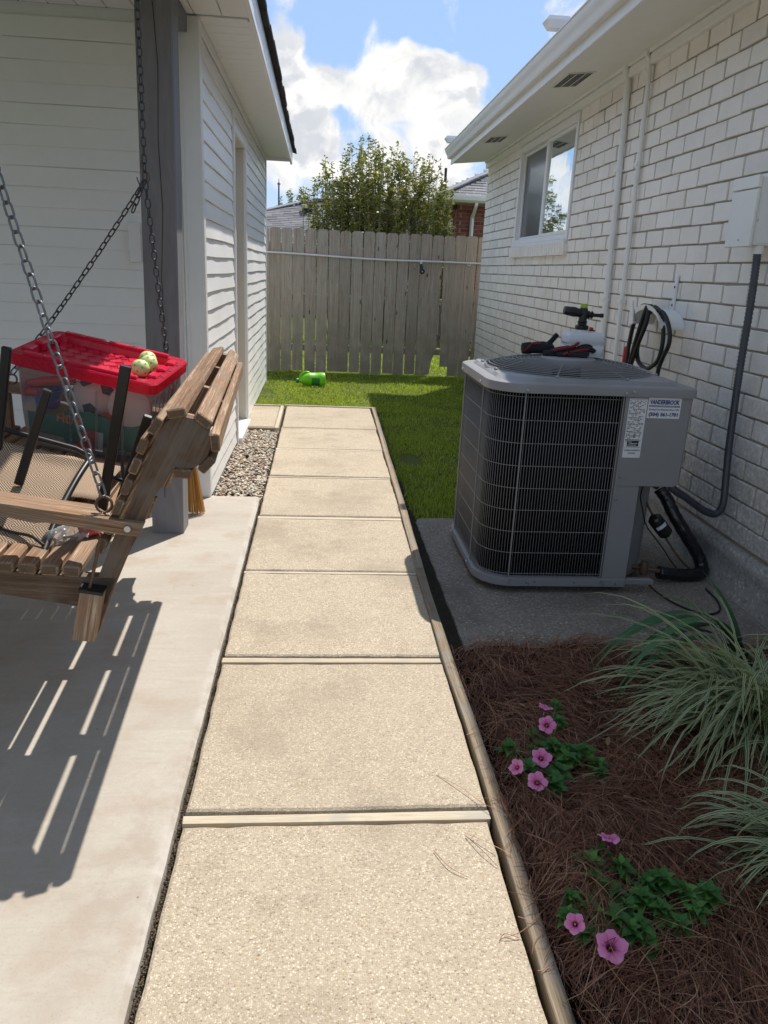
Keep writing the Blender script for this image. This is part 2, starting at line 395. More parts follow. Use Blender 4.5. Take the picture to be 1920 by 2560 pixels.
M = {}
M['patio'] = m_patio()
M['paver'] = m_aggregate('exposed_aggregate', (.44, .368, .272), (.20, .15, .105), (.65, .57, .44), 215, (.29, .235, .17), .6, 1.2, .9)
M['pad'] = m_aggregate('worn_pad_concrete', (.25, .215, .18), (.13, .105, .085), (.42, .38, .33), 120, (.10, .085, .07), .7, dark_amt=.8)
M['foundation'] = m_aggregate('foundation_concrete', (.36, .34, .305), (.16, .15, .13), (.55, .53, .49), 60, (.09, .08, .065), .9, .9, .9)
M['strip'] = m_wood('pale_treated_pine', (.33, .25, .16), (.54, .46, .33), (.66, .60, .49), ring=80, bump=.7, grey=(.40, .37, .32), spots=.5)
M['edging'] = m_wood('weathered_edging_pine', (.11, .082, .055), (.27, .205, .135), (.47, .385, .275), ring=150, bump=.9, grey=(.27, .25, .22), spots=.7)
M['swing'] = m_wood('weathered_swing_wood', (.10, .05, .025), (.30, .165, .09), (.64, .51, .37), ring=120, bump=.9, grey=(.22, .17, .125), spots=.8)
M['swing_shaded'] = m_wood('weathered_shaded_wood', (.065, .04, .026), (.15, .095, .06), (.26, .185, .13), ring=70, bump=.7, grey=(.20, .17, .14), spots=.5)  # swing wood with shade painted in, for near parts turned from the sun
M['endgrain'] = m_plain('dark_end_grain', (.14, .09, .055), .9, .35, 120, bump=.5, bd=.003)
M['fence'] = m_wood('weathered_fence_cedar', (.19, .145, .105), (.39, .32, .26), (.55, .48, .41), ring=50, bump=.8, grey=(.36, .35, .29), spots=.85, moss=(.25, .225, .165))
M['post'] = m_wood('grey_painted_post', (.175, .17, .175), (.215, .21, .218), (.26, .258, .265), ring=10, bump=.25, spots=.15)
M['vinyl'] = m_plain('white_vinyl_siding', (.85, .84, .82), .42, .03, 14, bump=.12, bd=.002)
M['trim'] = m_plain('white_vinyl_trim', (.80, .79, .77), .4, .03, 10, bump=.05)
M['door'] = m_plain('cream_door_paint', (.62, .58, .50), .45, .04, 12)
M['soffit'] = m_plain('white_painted_soffit', (.80, .78, .72), .55, .04, 6, bump=.05)
M['cream'] = m_plain('white_gutter_paint', (.80, .785, .74), .4, .04, 9, bump=.05)
M['brick'] = m_brick('white_painted_brick', ((.76, .705, .63), (.84, .79, .715), (.80, .755, .69), (.87, .825, .755)), dirt=(.36, .33, .295), zlo=(.2, 1.3))
M['mortar'] = m_plain('grey_mortar', (.33, .29, .235), .9, .25, 60, bump=.5, bd=.004)
M['redbrick'] = m_brick('red_brick', ((.17, .045, .03), (.25, .07, .045), (.32, .10, .06), (.14, .06, .05)), .8)
M['redmortar'] = m_plain('tan_mortar', (.36, .29, .22), .9, .1, 50)
def m_shingle(name, a, b, c3):
    m, g = newmat(name); v = attr_g(g); s = g.n('ShaderNodeSeparateXYZ', {0: v}).outputs
    c = g.ramp(s[2], ((0, a), (.5, b), (1, c3))); nz = g.noise(wpos(g), 70, 4, .7)
    c = g.mix(g.sstep(nz, .4, .7, 0, .4), c, tuple(x*.5 for x in a)); finish(g, c, .9, nz, .5, .005, spec=.2); return m
M['shingle'] = m_shingle('grey_asphalt_shingle', (.15, .145, .15), (.21, .20, .20), (.28, .265, .265))
M['shingle_dark'] = m_shingle('dark_asphalt_shingle', (.03, .027, .025), (.045, .04, .038), (.06, .055, .05))
M['black'] = m_plain('black_painted_metal', (.012, .012, .013), .4, .2, 40, spec=.5)
M['rubber'] = m_plain('black_rubber', (.012, .012, .012), .55, .2, 40, bump=.1)
M['tape'] = m_plain('black_wrapped_tape', (.012, .012, .014), .22, .2, 60, bump=.6, bd=.004, coat=.3)
M['conduit'] = m_plain('dark_grey_flexible_conduit', (.06, .065, .075), .4, .1, 30)
M['steel'] = m_plain('galvanised_chain_steel', (.20, .21, .23), .42, .2, 90, metallic=.7, bump=.1)
M['darksteel'] = m_plain('dull_dark_chain', (.085, .085, .09), .5, .2, 90, metallic=.5)
M['rust'] = m_plain('brown_rusted_steel', (.16, .10, .07), .6, .25, 120, metallic=.5, bump=.2)
M['acgrey'] = m_plain('grey_unit_paint', (.255, .25, .25), .42, .08, 6, bump=.05)
M['wire'] = m_plain('grey_coated_wire', (.27, .265, .26), .4, .06, 30)
M['acdark'] = m_plain('dark_condenser_fins', (.004, .004, .005), .8, .2, 200, spec=.05)
M['screw'] = m_plain('zinc_screw', (.5, .5, .52), .3, .05, 50, metallic=.8)
M['white'] = m_plain('white_label_film', (.74, .74, .74), .4, .03, 30)
M['ink'] = m_plain('dark_blue_ink', (.015, .02, .17), .5, .03, 30)
M['blackink'] = m_plain('black_ink', (.02, .02, .025), .5, .03, 30)
M['orangeink'] = m_plain('orange_ink', (.85, .22, .03), .5, .03, 30)
M['yellowink'] = m_plain('yellow_ink', (.7, .5, .05), .5, .03, 30)
M['redplastic'] = m_plain('glossy_red_plastic', (.62, .008, .045), .3, .05, 18, bump=.08, coat=.2)
m, g = newmat('glossy_red_plastic_lid'); nz = g.noise(wpos(g), 18, 5, .6)
c = g.ramp(nz, ((.3, (.60, .008, .045)), (.7, (.66, .012, .06)))); sc_ = g.noise(mulv(g, wpos(g), (40, 400, 40)), 1, 3, .6)
pb = g.n('ShaderNodeBsdfPrincipled', {'Base Color': g.mix(g.sstep(sc_, .62, .75, 0, .25), c, (.75, .25, .28)), 'Roughness': g.sstep(sc_, .4, .7, .26, .5), 'Coat Weight': .15})
tb = g.n('ShaderNodeBsdfTranslucent', {0: (.95, .05, .08, 1)}).outputs[0]
g.link(g.n('ShaderNodeMixShader', {0: .38, 1: pb.outputs[0], 2: tb}).outputs[0], g.n('ShaderNodeOutputMaterial').inputs[0]); M['lidred'] = m
M['greenplastic'] = m_plain('bright_green_plastic', (.20, .62, .015), .35, .06, 14)
M['darkgreen'] = m_plain('dark_green_plastic', (.02, .22, .05), .4, .06, 14)
M['lime'] = m_plain('lime_plastic', (.35, .45, .02), .4, .06, 14)
M['ball'] = m_plain('pale_lime_ball', (.64, .74, .34), .45, .04, 14)
M['navy'] = m_plain('navy_patch', (.03, .02, .06), .4, .06, 14)
M['blue'] = m_plain('blue_plastic', (.02, .04, .35), .35, .06, 14)
M['orange'] = m_plain('orange_plastic', (.75, .24, .03), .35, .06, 14)
M['yellow'] = m_plain('yellow_plastic', (.75, .42, .06), .4, .06, 14)
M['redtoy'] = m_plain('red_plastic', (.6, .03, .03), .4, .06, 14)
M['greenprint'] = m_plain('green_printed_label', (.02, .22, .15), .5, .1, 20)
M['pinkwhite'] = m_plain('off_white_toy', (.70, .66, .62), .45, .05, 14)
M['pvc'] = m_plain('white_pvc_pipe', (.72, .72, .70), .35, .03, 30)
M['bottlewhite'] = m_plain('translucent_white_plastic', (.66, .68, .71), .35, .04, 20)
M['glovered'] = m_plain('dark_red_knit', (.20, .012, .018), .85, .2, 150, bump=.4)
M['gloveblack'] = m_plain('black_knit_fabric', (.014, .014, .015), .9, .3, 150, bump=.5)
M['straw'] = m_leaf('broom_straw', ((.45, .22, .05), (.62, .34, .09), (.75, .46, .15)), .15)
M['needle'] = m_leaf('dry_pine_needles', ((.08, .028, .016), (.18, .065, .032), (.29, .125, .065), (.46, .27, .16)), .1, .6)
M['grass'] = m_leaf('lawn_grass_blades', ((.19, .27, .02), (.31, .43, .035), (.45, .56, .06), (.58, .62, .18)), .5, .45)
M['bushleaf'] = m_leaf('olive_shrub_leaves', ((.10, .12, .022), (.20, .23, .045), (.32, .32, .07), (.46, .40, .14)), .5, .3, spec=.6)
M['treeleaf'] = m_leaf('pale_tree_leaves', ((.10, .15, .05), (.16, .22, .08), (.20, .26, .11)), .4, .5)
M['petleaf'] = m_leaf('petunia_leaves', ((.045, .14, .03), (.07, .20, .04), (.13, .30, .05)), .3, .55)
M['liriope'] = m_leaf('variegated_blades', ((.09, .15, .05), (.14, .21, .09), (.20, .26, .11)), .3, .45, stripe=(.62, .63, .38), tip=(.50, .30, .12))
M['crinum'] = m_leaf('dark_strap_leaves', ((.03, .12, .05), (.05, .16, .06), (.09, .22, .06)), .25, .4)
M['bark'] = m_plain('grey_brown_bark', (.20, .16, .12), .9, .25, 60, bump=.6)
M['stem'] = m_plain('green_stem', (.10, .18, .04), .6, .15, 40)
def m_soil(name, a, b, sc=6):
    m, g = newmat(name); p = wpos(g); n_ = g.noise(p, sc, 8, .7); n2 = g.noise(p, 70, 4, .7)
    finish(g, g.mix(g.sstep(n2, .3, .7), g.ramp(n_, ((.35, a), (.65, b))), a), .95, n2, .8, .01, spec=.1); return m
M['soil'] = m_soil('lawn_soil', (.075, .085, .025), (.14, .19, .045))
M['mulchbase'] = m_soil('dark_mulch', (.012, .006, .004), (.04, .018, .012), 14)
M['sand'] = m_soil('dark_gap_soil', (.03, .025, .018), (.07, .055, .04), 20)
def m_petal():
    m, g = newmat('pink_petals'); v = attr_g(g); s = g.n('ShaderNodeSeparateXYZ', {0: v}).outputs   # g=(radius 0..1, angle cos5 vein, -)
    c = g.ramp(s[0], ((0, (.09, .01, .06)), (.14, (.25, .02, .13)), (.3, (.90, .23, .50)), (1, (.97, .38, .64))))
    c = g.mix(g.math('MULTIPLY', g.sstep(s[1], .9, 1.0), g.sstep(s[0], .2, .95, .6, .15)), c, (.60, .04, .26))
    b = g.n('ShaderNodeBsdfPrincipled', {'Base Color': c, 'Roughness': .6}).outputs[0]
    t = g.n('ShaderNodeBsdfTranslucent', {0: c}).outputs[0]
    g.link(g.n('ShaderNodeMixShader', {0: .35, 1: b, 2: t}).outputs[0], g.n('ShaderNodeOutputMaterial').inputs[0]); return m
M['petal'] = m_petal()
def m_glass(name, tint, fac, rough=.02, base=(.02, .022, .025)):
    m, g = newmat(name); fr = g.n('ShaderNodeFresnel', {'IOR': 1.5}).outputs[0]
    a = g.n('ShaderNodeBsdfPrincipled', {'Base Color': (*base, 1), 'Roughness': .3}).outputs[0]
    nz = g.n('ShaderNodeBump', {'Height': g.noise(wpos(g), 2.5, 2, .5), 'Strength': .12, 'Distance': .01}).outputs[0]
    b = g.n('ShaderNodeBsdfGlossy', {'Color': (*tint, 1), 'Roughness': rough, 'Normal': nz}).outputs[0]
    f = g.math('ADD', fr, fac, clamp=True)
    g.link(g.n('ShaderNodeMixShader', {0: f, 1: a, 2: b}).outputs[0], g.n('ShaderNodeOutputMaterial').inputs[0]); return m
M['pane'] = m_glass('coated_window_glass', (.86, .92, .96), .62)
M['pane_dark'] = m_glass('screened_window_glass', (.5, .53, .55), .05, .12, (.035, .036, .038))
def m_clear(name, tint, milky, amt):
    m, g = newmat(name)
    t = g.n('ShaderNodeBsdfTransparent', {0: (*tint, 1)}).outputs[0]
    b = g.n('ShaderNodeBsdfPrincipled', {'Base Color': (*milky, 1), 'Roughness': .16, 'Specular IOR Level': .7}).outputs[0]
    fr = g.n('ShaderNodeFresnel', {'IOR': 1.45}).outputs[0]
    f = g.math('ADD', g.math('MULTIPLY', fr, .8), amt, clamp=True)
    g.link(g.n('ShaderNodeMixShader', {0: f, 1: t, 2: b}).outputs[0], g.n('ShaderNodeOutputMaterial').inputs[0]); return m
M['clear'] = m_clear('cloudy_clear_plastic', (.93, .93, .93), (.62, .60, .60), .10)
M['pet'] = m_clear('crinkled_clear_bottle', (.92, .95, .96), (.8, .82, .84), .12)
def m_weave():
    m, g = newmat('brown_herringbone_weave'); v = attr_g(g); s = g.n('ShaderNodeSeparateXYZ', {0: v}).outputs
    # concentric-diamond herringbone
    def tri(x, per): return g.math('PINGPONG', x, per)
    d = g.math('ADD', tri(s[0], .055), tri(s[1], .055)); w = g.math('SINE', g.math('MULTIPLY', d, 2*pi/.0085))
    f = g.sstep(w, -.35, .35); nz = g.noise(v, 900, 2, .5)
    c = g.mix(f, (.17, .10, .06), (.62, .49, .36)); c = g.mix(g.sstep(nz, .35, .65, 0, .35), c, (.10, .06, .04))
    finish(g, c, .9, f, .6, .001, spec=.2); return m
M['weave'] = m_weave()

# ================================================================== GROUND
mb = MB(); mb.add([(-250, -60, -.075), (250, -60, -.075), (250, 400, -.075), (-250, 400, -.075)], [(0, 1, 2, 3)])
props(mb.build('ground', M['soil']), kind='structure')
# patio slab (left)
mb = MB(); PX = -.346
ys = np.linspace(-3, 4.64, 90); ex = PX+.001*np.sin(ys*9)+.0013*np.array([random.uniform(-1, 1) for _ in ys])
outer = [(-6, -3, 0)]+[]
top = [(-6, y, 0) for y in ys]; e2 = [(x-.012, y, 0) for x, y in zip(ex, ys)]; e3 = [(x, y, -.012) for x, y in zip(ex, ys)]; e4 = [(x, y, -.12) for x, y in zip(ex, ys)]
mb.loops([top, e2, e3, e4], closed=False)
mb.add([(-6, 4.64, 0), (ex[-1]-.012, 4.64, 0), (ex[-1]-.012, 4.64, -.12), (-6, 4.64, -.12)], [(0, 1, 2, 3)])
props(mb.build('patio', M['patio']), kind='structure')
# soil in gap under the path
mb = MB(); mb.box(-.37, .60, -3, 8.0, -.10, -.045); props(mb.build('path_bed', M['sand']), kind='structure')
# garden path: pavers and pine strips
path = thing('garden_path', None, None, kind='structure')
seg = [(-1.75, -.92), (-.885, -.05), (-.01, .83), (.872, 1.672), (1.722, 2.52), (2.577, 3.385), (3.425, 4.213), (4.277, 5.12), (5.17, 5.965), (6.015, 6.80), (6.85, 7.93)]
def rx(y): return .468+max(0, y-1)*.0122
def lx(y): return -.327+max(0, y-4)*.004
for y0, y1 in seg:
    mb = MB(); x0, x1 = lx((y0+y1)/2), rx((y0+y1)/2); n = 14; tz = random.uniform(-.003, .003); tl = random.uniform(-.004, .004)
    out = []
    for k in range(n): out.append((x0+(x1-x0)*k/n, y0))
    for k in range(n): out.append((x1, y0+(y1-y0)*k/n))
    for k in range(n): out.append((x1-(x1-x0)*k/n, y1))
    for k in range(n): out.append((x0, y1-(y1-y0)*k/n))
    out = [(x+random.uniform(-.002, .002), y+random.uniform(-.003, .003)) for x, y in out]
    cx, cy = (x0+x1)/2, (y0+y1)/2
    def lp(d, z): return [(cx+(x-cx)*(1-d/abs(x1-cx)), cy+(y-cy)*(1-d/abs(y1-cy)), z+tz+tl*(x-cx)) for x, y in out]
    mb.loops([lp(0, -.09), lp(0, -.014), lp(.003, -.005), lp(.010, 0)], cap1=True)
    mb.build('paver', M['paver'], path)
stripw = [(-.903, .03), (-.03, .028), (.851, .03), (1.697, .038), (2.549, .04), (3.405, .028), (4.245, .05), (5.145, .032), (5.99, .034), (6.825, .034)]
for yc, w in stripw:
    mb = MB(); mb.box(lx(yc)-.002, rx(yc)+(.006 if yc < 4 else -.004), yc-w/2+.004, yc+w/2-.003, -.08, -.003+random.uniform(-.002, .002), .0015, along='x', jit=.0012)
    mb.build('pine_strip', M['strip'], path)
# side stub of the path to the shed door
mb = MB(); mb.box(-.652, -.382, 6.87, 7.93, -.09, -.004, .008); mb.build('paver', M['paver'], path)
mb = MB(); mb.box(-.376, -.340, 6.80, 7.93, -.08, .003, .004, jit=.001); mb.build('pine_strip', M['strip'], path)
mb = MB(); mb.box(-.655, -.345, 7.945, 7.975, -.08, .006, .003, along='x'); mb.build('pine_strip', M['strip'], path)
mb = MB(); mb.box(-.335, .61, 7.945, 7.978, -.08, .010, .003, along='x', jit=.001); mb.build('pine_strip', M['strip'], path)
mb = MB(); mb.box(-.655, -.378, 6.83, 6.862, -.09, -.008, .003, along='x'); mb.build('pine_strip', M['edging'], path)
# long edging boards right of the path
bl = [(-2.2, .485), (0.6, .482), (1.1, .480), (1.7, .488), (2.1, .489), (2.5, .481), (3.0, .484), (3.4, .488), (3.75, .496), (4.25, .506), (5.2, .522), (6.1, .534), (7.0, .548), (7.94, .566)]
def bx(y):
    for (a, xa), (b, xb) in zip(bl, bl[1:]):
        if y <= b: return xa+(xb-xa)*(y-a)/(b-a)
    return bl[-1][1]
for ya, yb in ((-2.2, 3.44), (3.445, 7.94)):
    mb = MB(); N = int((yb-ya)/.1); W_ = .039; prof = [(0, -.08), (0, .012), (.0022, .0145), (.036, .0155), (W_, .012), (W_, -.08)]
    lps = []; gs = []
    for i in range(N+1):
        y = ya+(yb-ya)*i/N; wz = .002*sin(y*3.1)+random.uniform(-.0006, .0006)
        lps.append([(bx(y)+px+.001*sin(y*7+px*50), y, pz+wz) for px, pz in prof]); gs += [(y, px, pz) for px, pz in prof]
    mb.loops(lps, cap0=True, cap1=True, gs=gs); mb.build('edging_board', M['edging'], path)

# lawn, mulch, trench
mb = MB(); nx_, ny_ = 60, 60
lx0, lx1, ly0, ly1 = -3.5, 6.0, 4.36, 40
mb.add([(.53, 4.36, -.05), (4.5, 4.36, -.05), (4.5, 7.9, -.05), (.60, 7.9, -.05)], [(0, 1, 2, 3)]); mb.add([(-.70, 7.9, -.045), (6, 7.9, -.045), (6, 45, -.045), (-.7, 45, -.045)], [(0, 1, 2, 3)])
mb.add([(-30, 10.2, -.046), (-.7, 10.2, -.046), (-.7, 45, -.046), (-30, 45, -.046)], [(0, 1, 2, 3)])
props(mb.build('lawn', M['soil']), kind='structure')
mb = MB(); mx = np.linspace(.527, 2.12, 34); my = np.linspace(-2.2, 2.66, 90)
def mz(x, y):
    e = min(1, (x-.527)/.10)
    return -.035+.03*e+.02*sin(x*6+y*3)*e*.6+.012*sin(x*17-y*11)*e
vs = [(x, y, mz(x, y)) for y in my for x in mx]
fs = [(j*34+i, j*34+i+1, (j+1)*34+i+1, (j+1)*34+i) for j in range(89) for i in range(33)]
mb.add(vs, fs); props(mb.build('mulch_bed', M['mulchbase'], smooth=180), kind='structure')
# concrete pad under the condenser
mb = MB(); n = 40
pp = [(.598, 2.655), (2.14, 2.60), (2.14, 4.42), (.66, 4.40), (.615, 4.385), (.594, 4.33)]
poly = []
for a, b in zip(pp, pp[1:]+pp[:1]):
    L_ = math.hypot(b[0]-a[0], b[1]-a[1]); k = max(1, int(L_/.05))
    poly += [(a[0]+(b[0]-a[0])*i/k+random.uniform(-.003, .003), a[1]+(b[1]-a[1])*i/k+random.uniform(-.003, .003)) for i in range(k)]
cx, cy = 1.37, 3.5
mb.loops([[(x, y, -.12) for x, y in poly], [(x, y, -.052) for x, y in poly], [(cx+(x-cx)*.993, cy+(y-cy)*.993, -.04) for x, y in poly]], cap1=True)
props(mb.build('concrete_pad', M['pad']), kind='structure')
mb = MB(); mb.box(.523, .60, 2.6, 4.4, -.10, -.050); props(mb.build('trench_soil', M['soil']), kind='structure')

# ================================================================== WHITE BRICK HOUSE (right)
HA = -math.atan(.0137); HO = Vector((2.13, 10.6, 0)); HR = Matrix.Rotation(HA, 4, 'Z')
def hw(x, y, z): return HO+HR@Vector((x, y, z))       # house local -> world; local y<0 runs towards the camera
house = thing('brick_house', 'white painted brick house with deep eaves along the right of the path', 'house', HO, HA)
CZ = .0995; BL = .248; Z0 = .195; NC = 26
WY0, WY1, WZ0, WZ1 = -3.87, -1.86, 1.66, 2.672      # window hole
mb = MB()
mb.box(.011, .30, -12.5, WY0, 0, 2.70); mb.box(.011, .30, WY1, -.002, 0, 2.70); mb.box(.011, .30, WY0, WY1, 0, WZ0-.07); mb.box(.2, .30, WY0, WY1, WZ0-.07, 2.70); mb.box(.011, .199, WY0, WY1, 2.674, 2.70)
mb.build('wall', M['mortar'], house)
mb = MB(); mb.box(.30, 7.0, -12.5, -.01, 0, 2.6); mb.build('end_wall', M['cream'], house)
mb = MB()
ys_ = np.linspace(-12.5, 0, 120)
lps = []
for y in ys_:
    j = random.uniform(-.007, .007); lps.append([(-.085+j, y, -.14), (-.040+j, y, -.02), (-.030-j*.6, y, .04), (-.020+j*.7, y, .10), (-.026+j*.4, y, .115), (-.012-j*.4, y, .165), (.03, y, Z0-.006)])
mb.loops(lps, closed=False); mb.build('foundation', M['foundation'], house, smooth=60)
bmeshes = []
for k in range(10):
    b = MB(); b.box(-.052, .052, -(BL-.016)/2, (BL-.016)/2, -(CZ-.011)/2, (CZ-.011)/2, .0035, jit=.0022); b.g = [(p[0], p[1], k/10) for p in b.g]
    bmeshes.append(b.mesh('brick', M['brick'], smooth=None, fix=False))
halfm = []
for k in range(3):
    b = MB(); b.box(-.052, .052, -(BL/2-.011)/2, (BL/2-.011)/2, -(CZ-.011)/2, (CZ-.011)/2, .0035, jit=.002); b.g = [(p[0], p[1], k/3+.1) for p in b.g]; halfm.append(b)
slots = []
for c in range(NC):
    z = Z0+c*CZ+CZ/2
    if z > 2.72: continue
    off = 0 if c % 2 else .5
    i = 0
    while True:
        y = -BL/2-(i-off)*BL if off == 0 else -BL/2-(i-1+.5)*BL
        i += 1
        if y < -12.3: break
        half = y > -BL/2+.01
        y0, y1 = y-BL/2, y+BL/2
        if half: y1 = 0
        if z > WZ0-.09 and y1 > WY0-.01 and y0 < WY1+.01 and z < 2.66:
            # clip against the window
            if y1 > WY1+.06: y0 = WY1
            elif y0 < WY0-.06: y1 = WY0
            else: continue
        slots.append((y0, y1, z))
# the 300 nearest in view are single parts, the rest one mesh
def vis_key(s):
    w = hw(0, (s[0]+s[1])/2, s[2]); d = (w-Vector((0, 0, CAM_Z)))
    f = d.dot(fw); px = d.dot(r2)/f*1923+960; py = d.dot(d2)/f*1923+1280 if f > 0 else 1e9
    inside = f > .3 and -30 < px < 1950 and -30 < py < 2590
    return (0 if inside else 1, d.length)
slots.sort(key=vis_key)
rest = MB()
for idx, (y0, y1, z) in enumerate(slots):
    full = abs((y1-y0)-BL) < .004; jy, jx = random.uniform(-.0015, .0015), random.uniform(-.0025, .0025)
    if idx < 300:
        if full: me = random.choice(bmeshes); sc = (1, 1, 1)
        else: me = random.choice(bmeshes); sc = (1, (y1-y0-.016)/(BL-.016), 1)
        inst(me, 'brick', house, (.052+jx, (y0+y1)/2+jy, z+random.uniform(-.0015, .0015)), (random.uniform(-.004, .004), 0, random.uniform(-.004, .004)), sc)
    else:
        b0 = len(rest.v); rest.box(jx, .06, y0+.008+jy, y1-.008+jy, z-CZ/2+.0055, z+CZ/2-.0055, .003, jit=.0018)
        r_ = random.random(); rest.g[b0:] = [(p[0], p[1], r_) for p in rest.g[b0:]]
o = rest.build('brick', M['brick'], house, fix=False); o['kind'] = 'stuff'
# rowlock sill under the window
for k in range(24):
    w = (WY1-WY0+.06)/24; y = WY0-.03+w*(k+.5); b = MB()
    b.obox((.02, y, WZ0-.045), (0, 0, 1), (1, 0, 0), (0, 1, 0), .047, .06, w/2-.005, .003, jit=.0015)
    b.g = [(p[0], p[1], random.random()) for p in b.g]; o = b.build('sill_brick', M['brick'], house); o.rotation_euler = (0, 0, 0)
# window
win = MB(); fr = M['trim']
win.box(-.012, .10, WY0+.002, WY0+.055, WZ0+.002, WZ1, .004); win.box(-.012, .10, WY1-.055, WY1-.002, WZ0+.002, WZ1, .004)
win.box(-.012, .10, WY0+.057, WY1-.057, WZ1-.07, WZ1, .004); win.box(-.012, .10, WY0+.057, WY1-.057, WZ0+.04, WZ0+.085, .004)
wo = win.build('window', fr, house)
b = MB(); b.box(-.035, .09, WY0+.004, WY1-.004, WZ0+.001, WZ0+.038, .005); b.build('sill', fr, wo)
ym = (WY0+WY1)/2-.02
b = MB(); b.box(.0, .05, ym-.03, ym+.005, WZ0+.087, WZ1-.072, .003); b.box(.02, .07, ym+.008, ym+.035, WZ0+.087, WZ1-.072, .003); b.build('mullion', fr, wo)
b = MB()
for y0, y1, x in ((WY0+.057, ym-.032, .0), (ym+.037, WY1-.057, .03)):
    b.box(x, x+.03, y0, y0+.03, WZ0+.087, WZ1-.072, .003); b.box(x, x+.03, y1-.03, y1, WZ0+.087, WZ1-.072, .003)
    b.box(x, x+.03, y0+.031, y1-.031, WZ1-.10, WZ1-.072, .003); b.box(x, x+.03, y0+.031, y1-.031, WZ0+.087, WZ0+.115, .003)
b.build('sash', fr, wo)
b = MB(); b.obox((.017, (WY0+.086+ym-.061)/2, (WZ0+.114+WZ1-.099)/2), (0, 1, 0), (.012, 0, 1), (1, 0, -.012), (ym-.147-WY0)/2, (WZ1-WZ0-.213)/2, .002); b.build('pane', M['pane'], wo)
b = MB(); b.box(.044, .048, ym+.066, WY1-.086, WZ0+.114, WZ1-.099); b.build('pane', M['pane_dark'], wo)
b = MB(); b.box(.05, .06, WY0+.06, WY1-.06, WZ0, WZ1-.01); b.build('dark_backing', M['acdark'], wo)  # near-black sheet stands in for the unlit room behind the panes
# frieze, soffit, fascia, gutter
b = MB(); b.box(-.035, .011, -12.5, .0, 2.675, 2.735, .006); b.box(-.050, -.003, -12.5, .0, 2.737, 2.762, .004); b.build('frieze', M['cream'], house)
b = MB(); b.add([(.011, -12.5, 2.764), (.011, .005, 2.764), (-.465, .005, 2.712), (-.465, -12.5, 2.712), (.011, -12.5, 2.79), (.011, .005, 2.79), (-.465, .005, 2.76), (-.465, -12.5, 2.76)],
              [(0, 1, 2, 3), (4, 5, 6, 7), (0, 3, 7, 4), (1, 2, 6, 5), (2, 3, 7, 6)]); b.build('soffit', M['soffit'], house)
b = MB(); b.box(-.485, -.466, -12.5, .02, 2.700, 2.86, .003); b.build('fascia', M['cream'], house)
prof = [(-.536, 2.765), (-.575, 2.765), (-.582, 2.775), (-.585, 2.80), (-.60, 2.825), (-.612, 2.845), (-.618, 2.872), (-.625, 2.874), (-.625, 2.882), (-.60, 2.882), (-.60, 2.870), (-.575, 2.80), (-.536, 2.79)]
b = MB(); prof = [(x+.05, z) for x, z in prof]
b = MB(); b.loops([[(x, -12.5, z) for x, z in prof], [(x, .03, z) for x, z in prof]], cap0=True, cap1=True); b.build('gutter', M['cream'], house, smooth=35)
for y0, y1 in ((-4.80, -4.36), (-2.10, -1.70)):
    b = MB(); xa, xb = -.395, -.20; zs = lambda x: 2.712+(x+.465)*.1092-.002
    fr_ = [(xa, y0), (xb, y0), (xb, y1), (xa, y1)]
    def P3(x, y, d=0): return (x, y, zs(x)-d)
    for (x0, ya, x1, yb) in ((xa, y0, xb, y0+.012), (xa, y1-.012, xb, y1), (xa, y0+.013, xa+.012, y1-.013), (xb-.012, y0+.013, xb, y1-.013)):
        b.add([P3(x0, ya), P3(x1, ya), P3(x1, yb), P3(x0, yb), P3(x0, ya, .004), P3(x1, ya, .004), P3(x1, yb, .004), P3(x0, yb, .004)], [(0, 1, 2, 3), (4, 5, 6, 7), (0, 1, 5, 4), (1, 2, 6, 5), (2, 3, 7, 6), (3, 0, 4, 7)])
    vo = b.build('soffit_vent', M['cream'], house)
    b = MB(); b.add([P3(xa+.01, y0+.01, .0015), P3(xb-.01, y0+.01, .0015), P3(xb-.01, y1-.01, .0015), P3(xa+.01, y1-.01, .0015)], [(0, 1, 2, 3)]); b.build('vent_opening', M['acdark'], vo)
    b = MB(); n = 17
    for i in range(n):
        y = y0+.018+(y1-y0-.036)*(i+.5)/n; b.add([P3(xa+.013, y-.0022, .003), P3(xb-.013, y-.0022, .003), P3(xb-.013, y+.0022, .003), P3(xa+.013, y+.0022, .003)], [(0, 1, 2, 3)])
    for x in (xa+.065, xa+.13): b.add([P3(x-.004, y0+.01, .006), P3(x+.004, y0+.01, .006), P3(x+.004, y1-.01, .006), P3(x-.004, y1-.01, .006)], [(0, 1, 2, 3)])
    o = b.build('vent_louvre', M['soffit'], vo); o['kind'] = 'stuff'
# roof over the eave
b = MB()
for i in range(26):
    xa, za = -.535+i*.14, 2.862+i*.045
    for j in range(42):
        y = -12.5+j*.30; b0 = len(b.v)
        b.add([(xa, y, za+.012), (xa+.16, y, za+.012+.051), (xa+.16, y+.297, za+.012+.051), (xa, y+.297, za+.012), (xa, y, za), (xa, y+.297, za)], [(0, 1, 2, 3), (0, 3, 5, 4)])
        q = random.random(); b.g[b0:] = [(p[0], p[1], q) for p in b.g[b0:]]
o = b.build('roof', M['shingle'], house); o['kind'] = 'stuff'
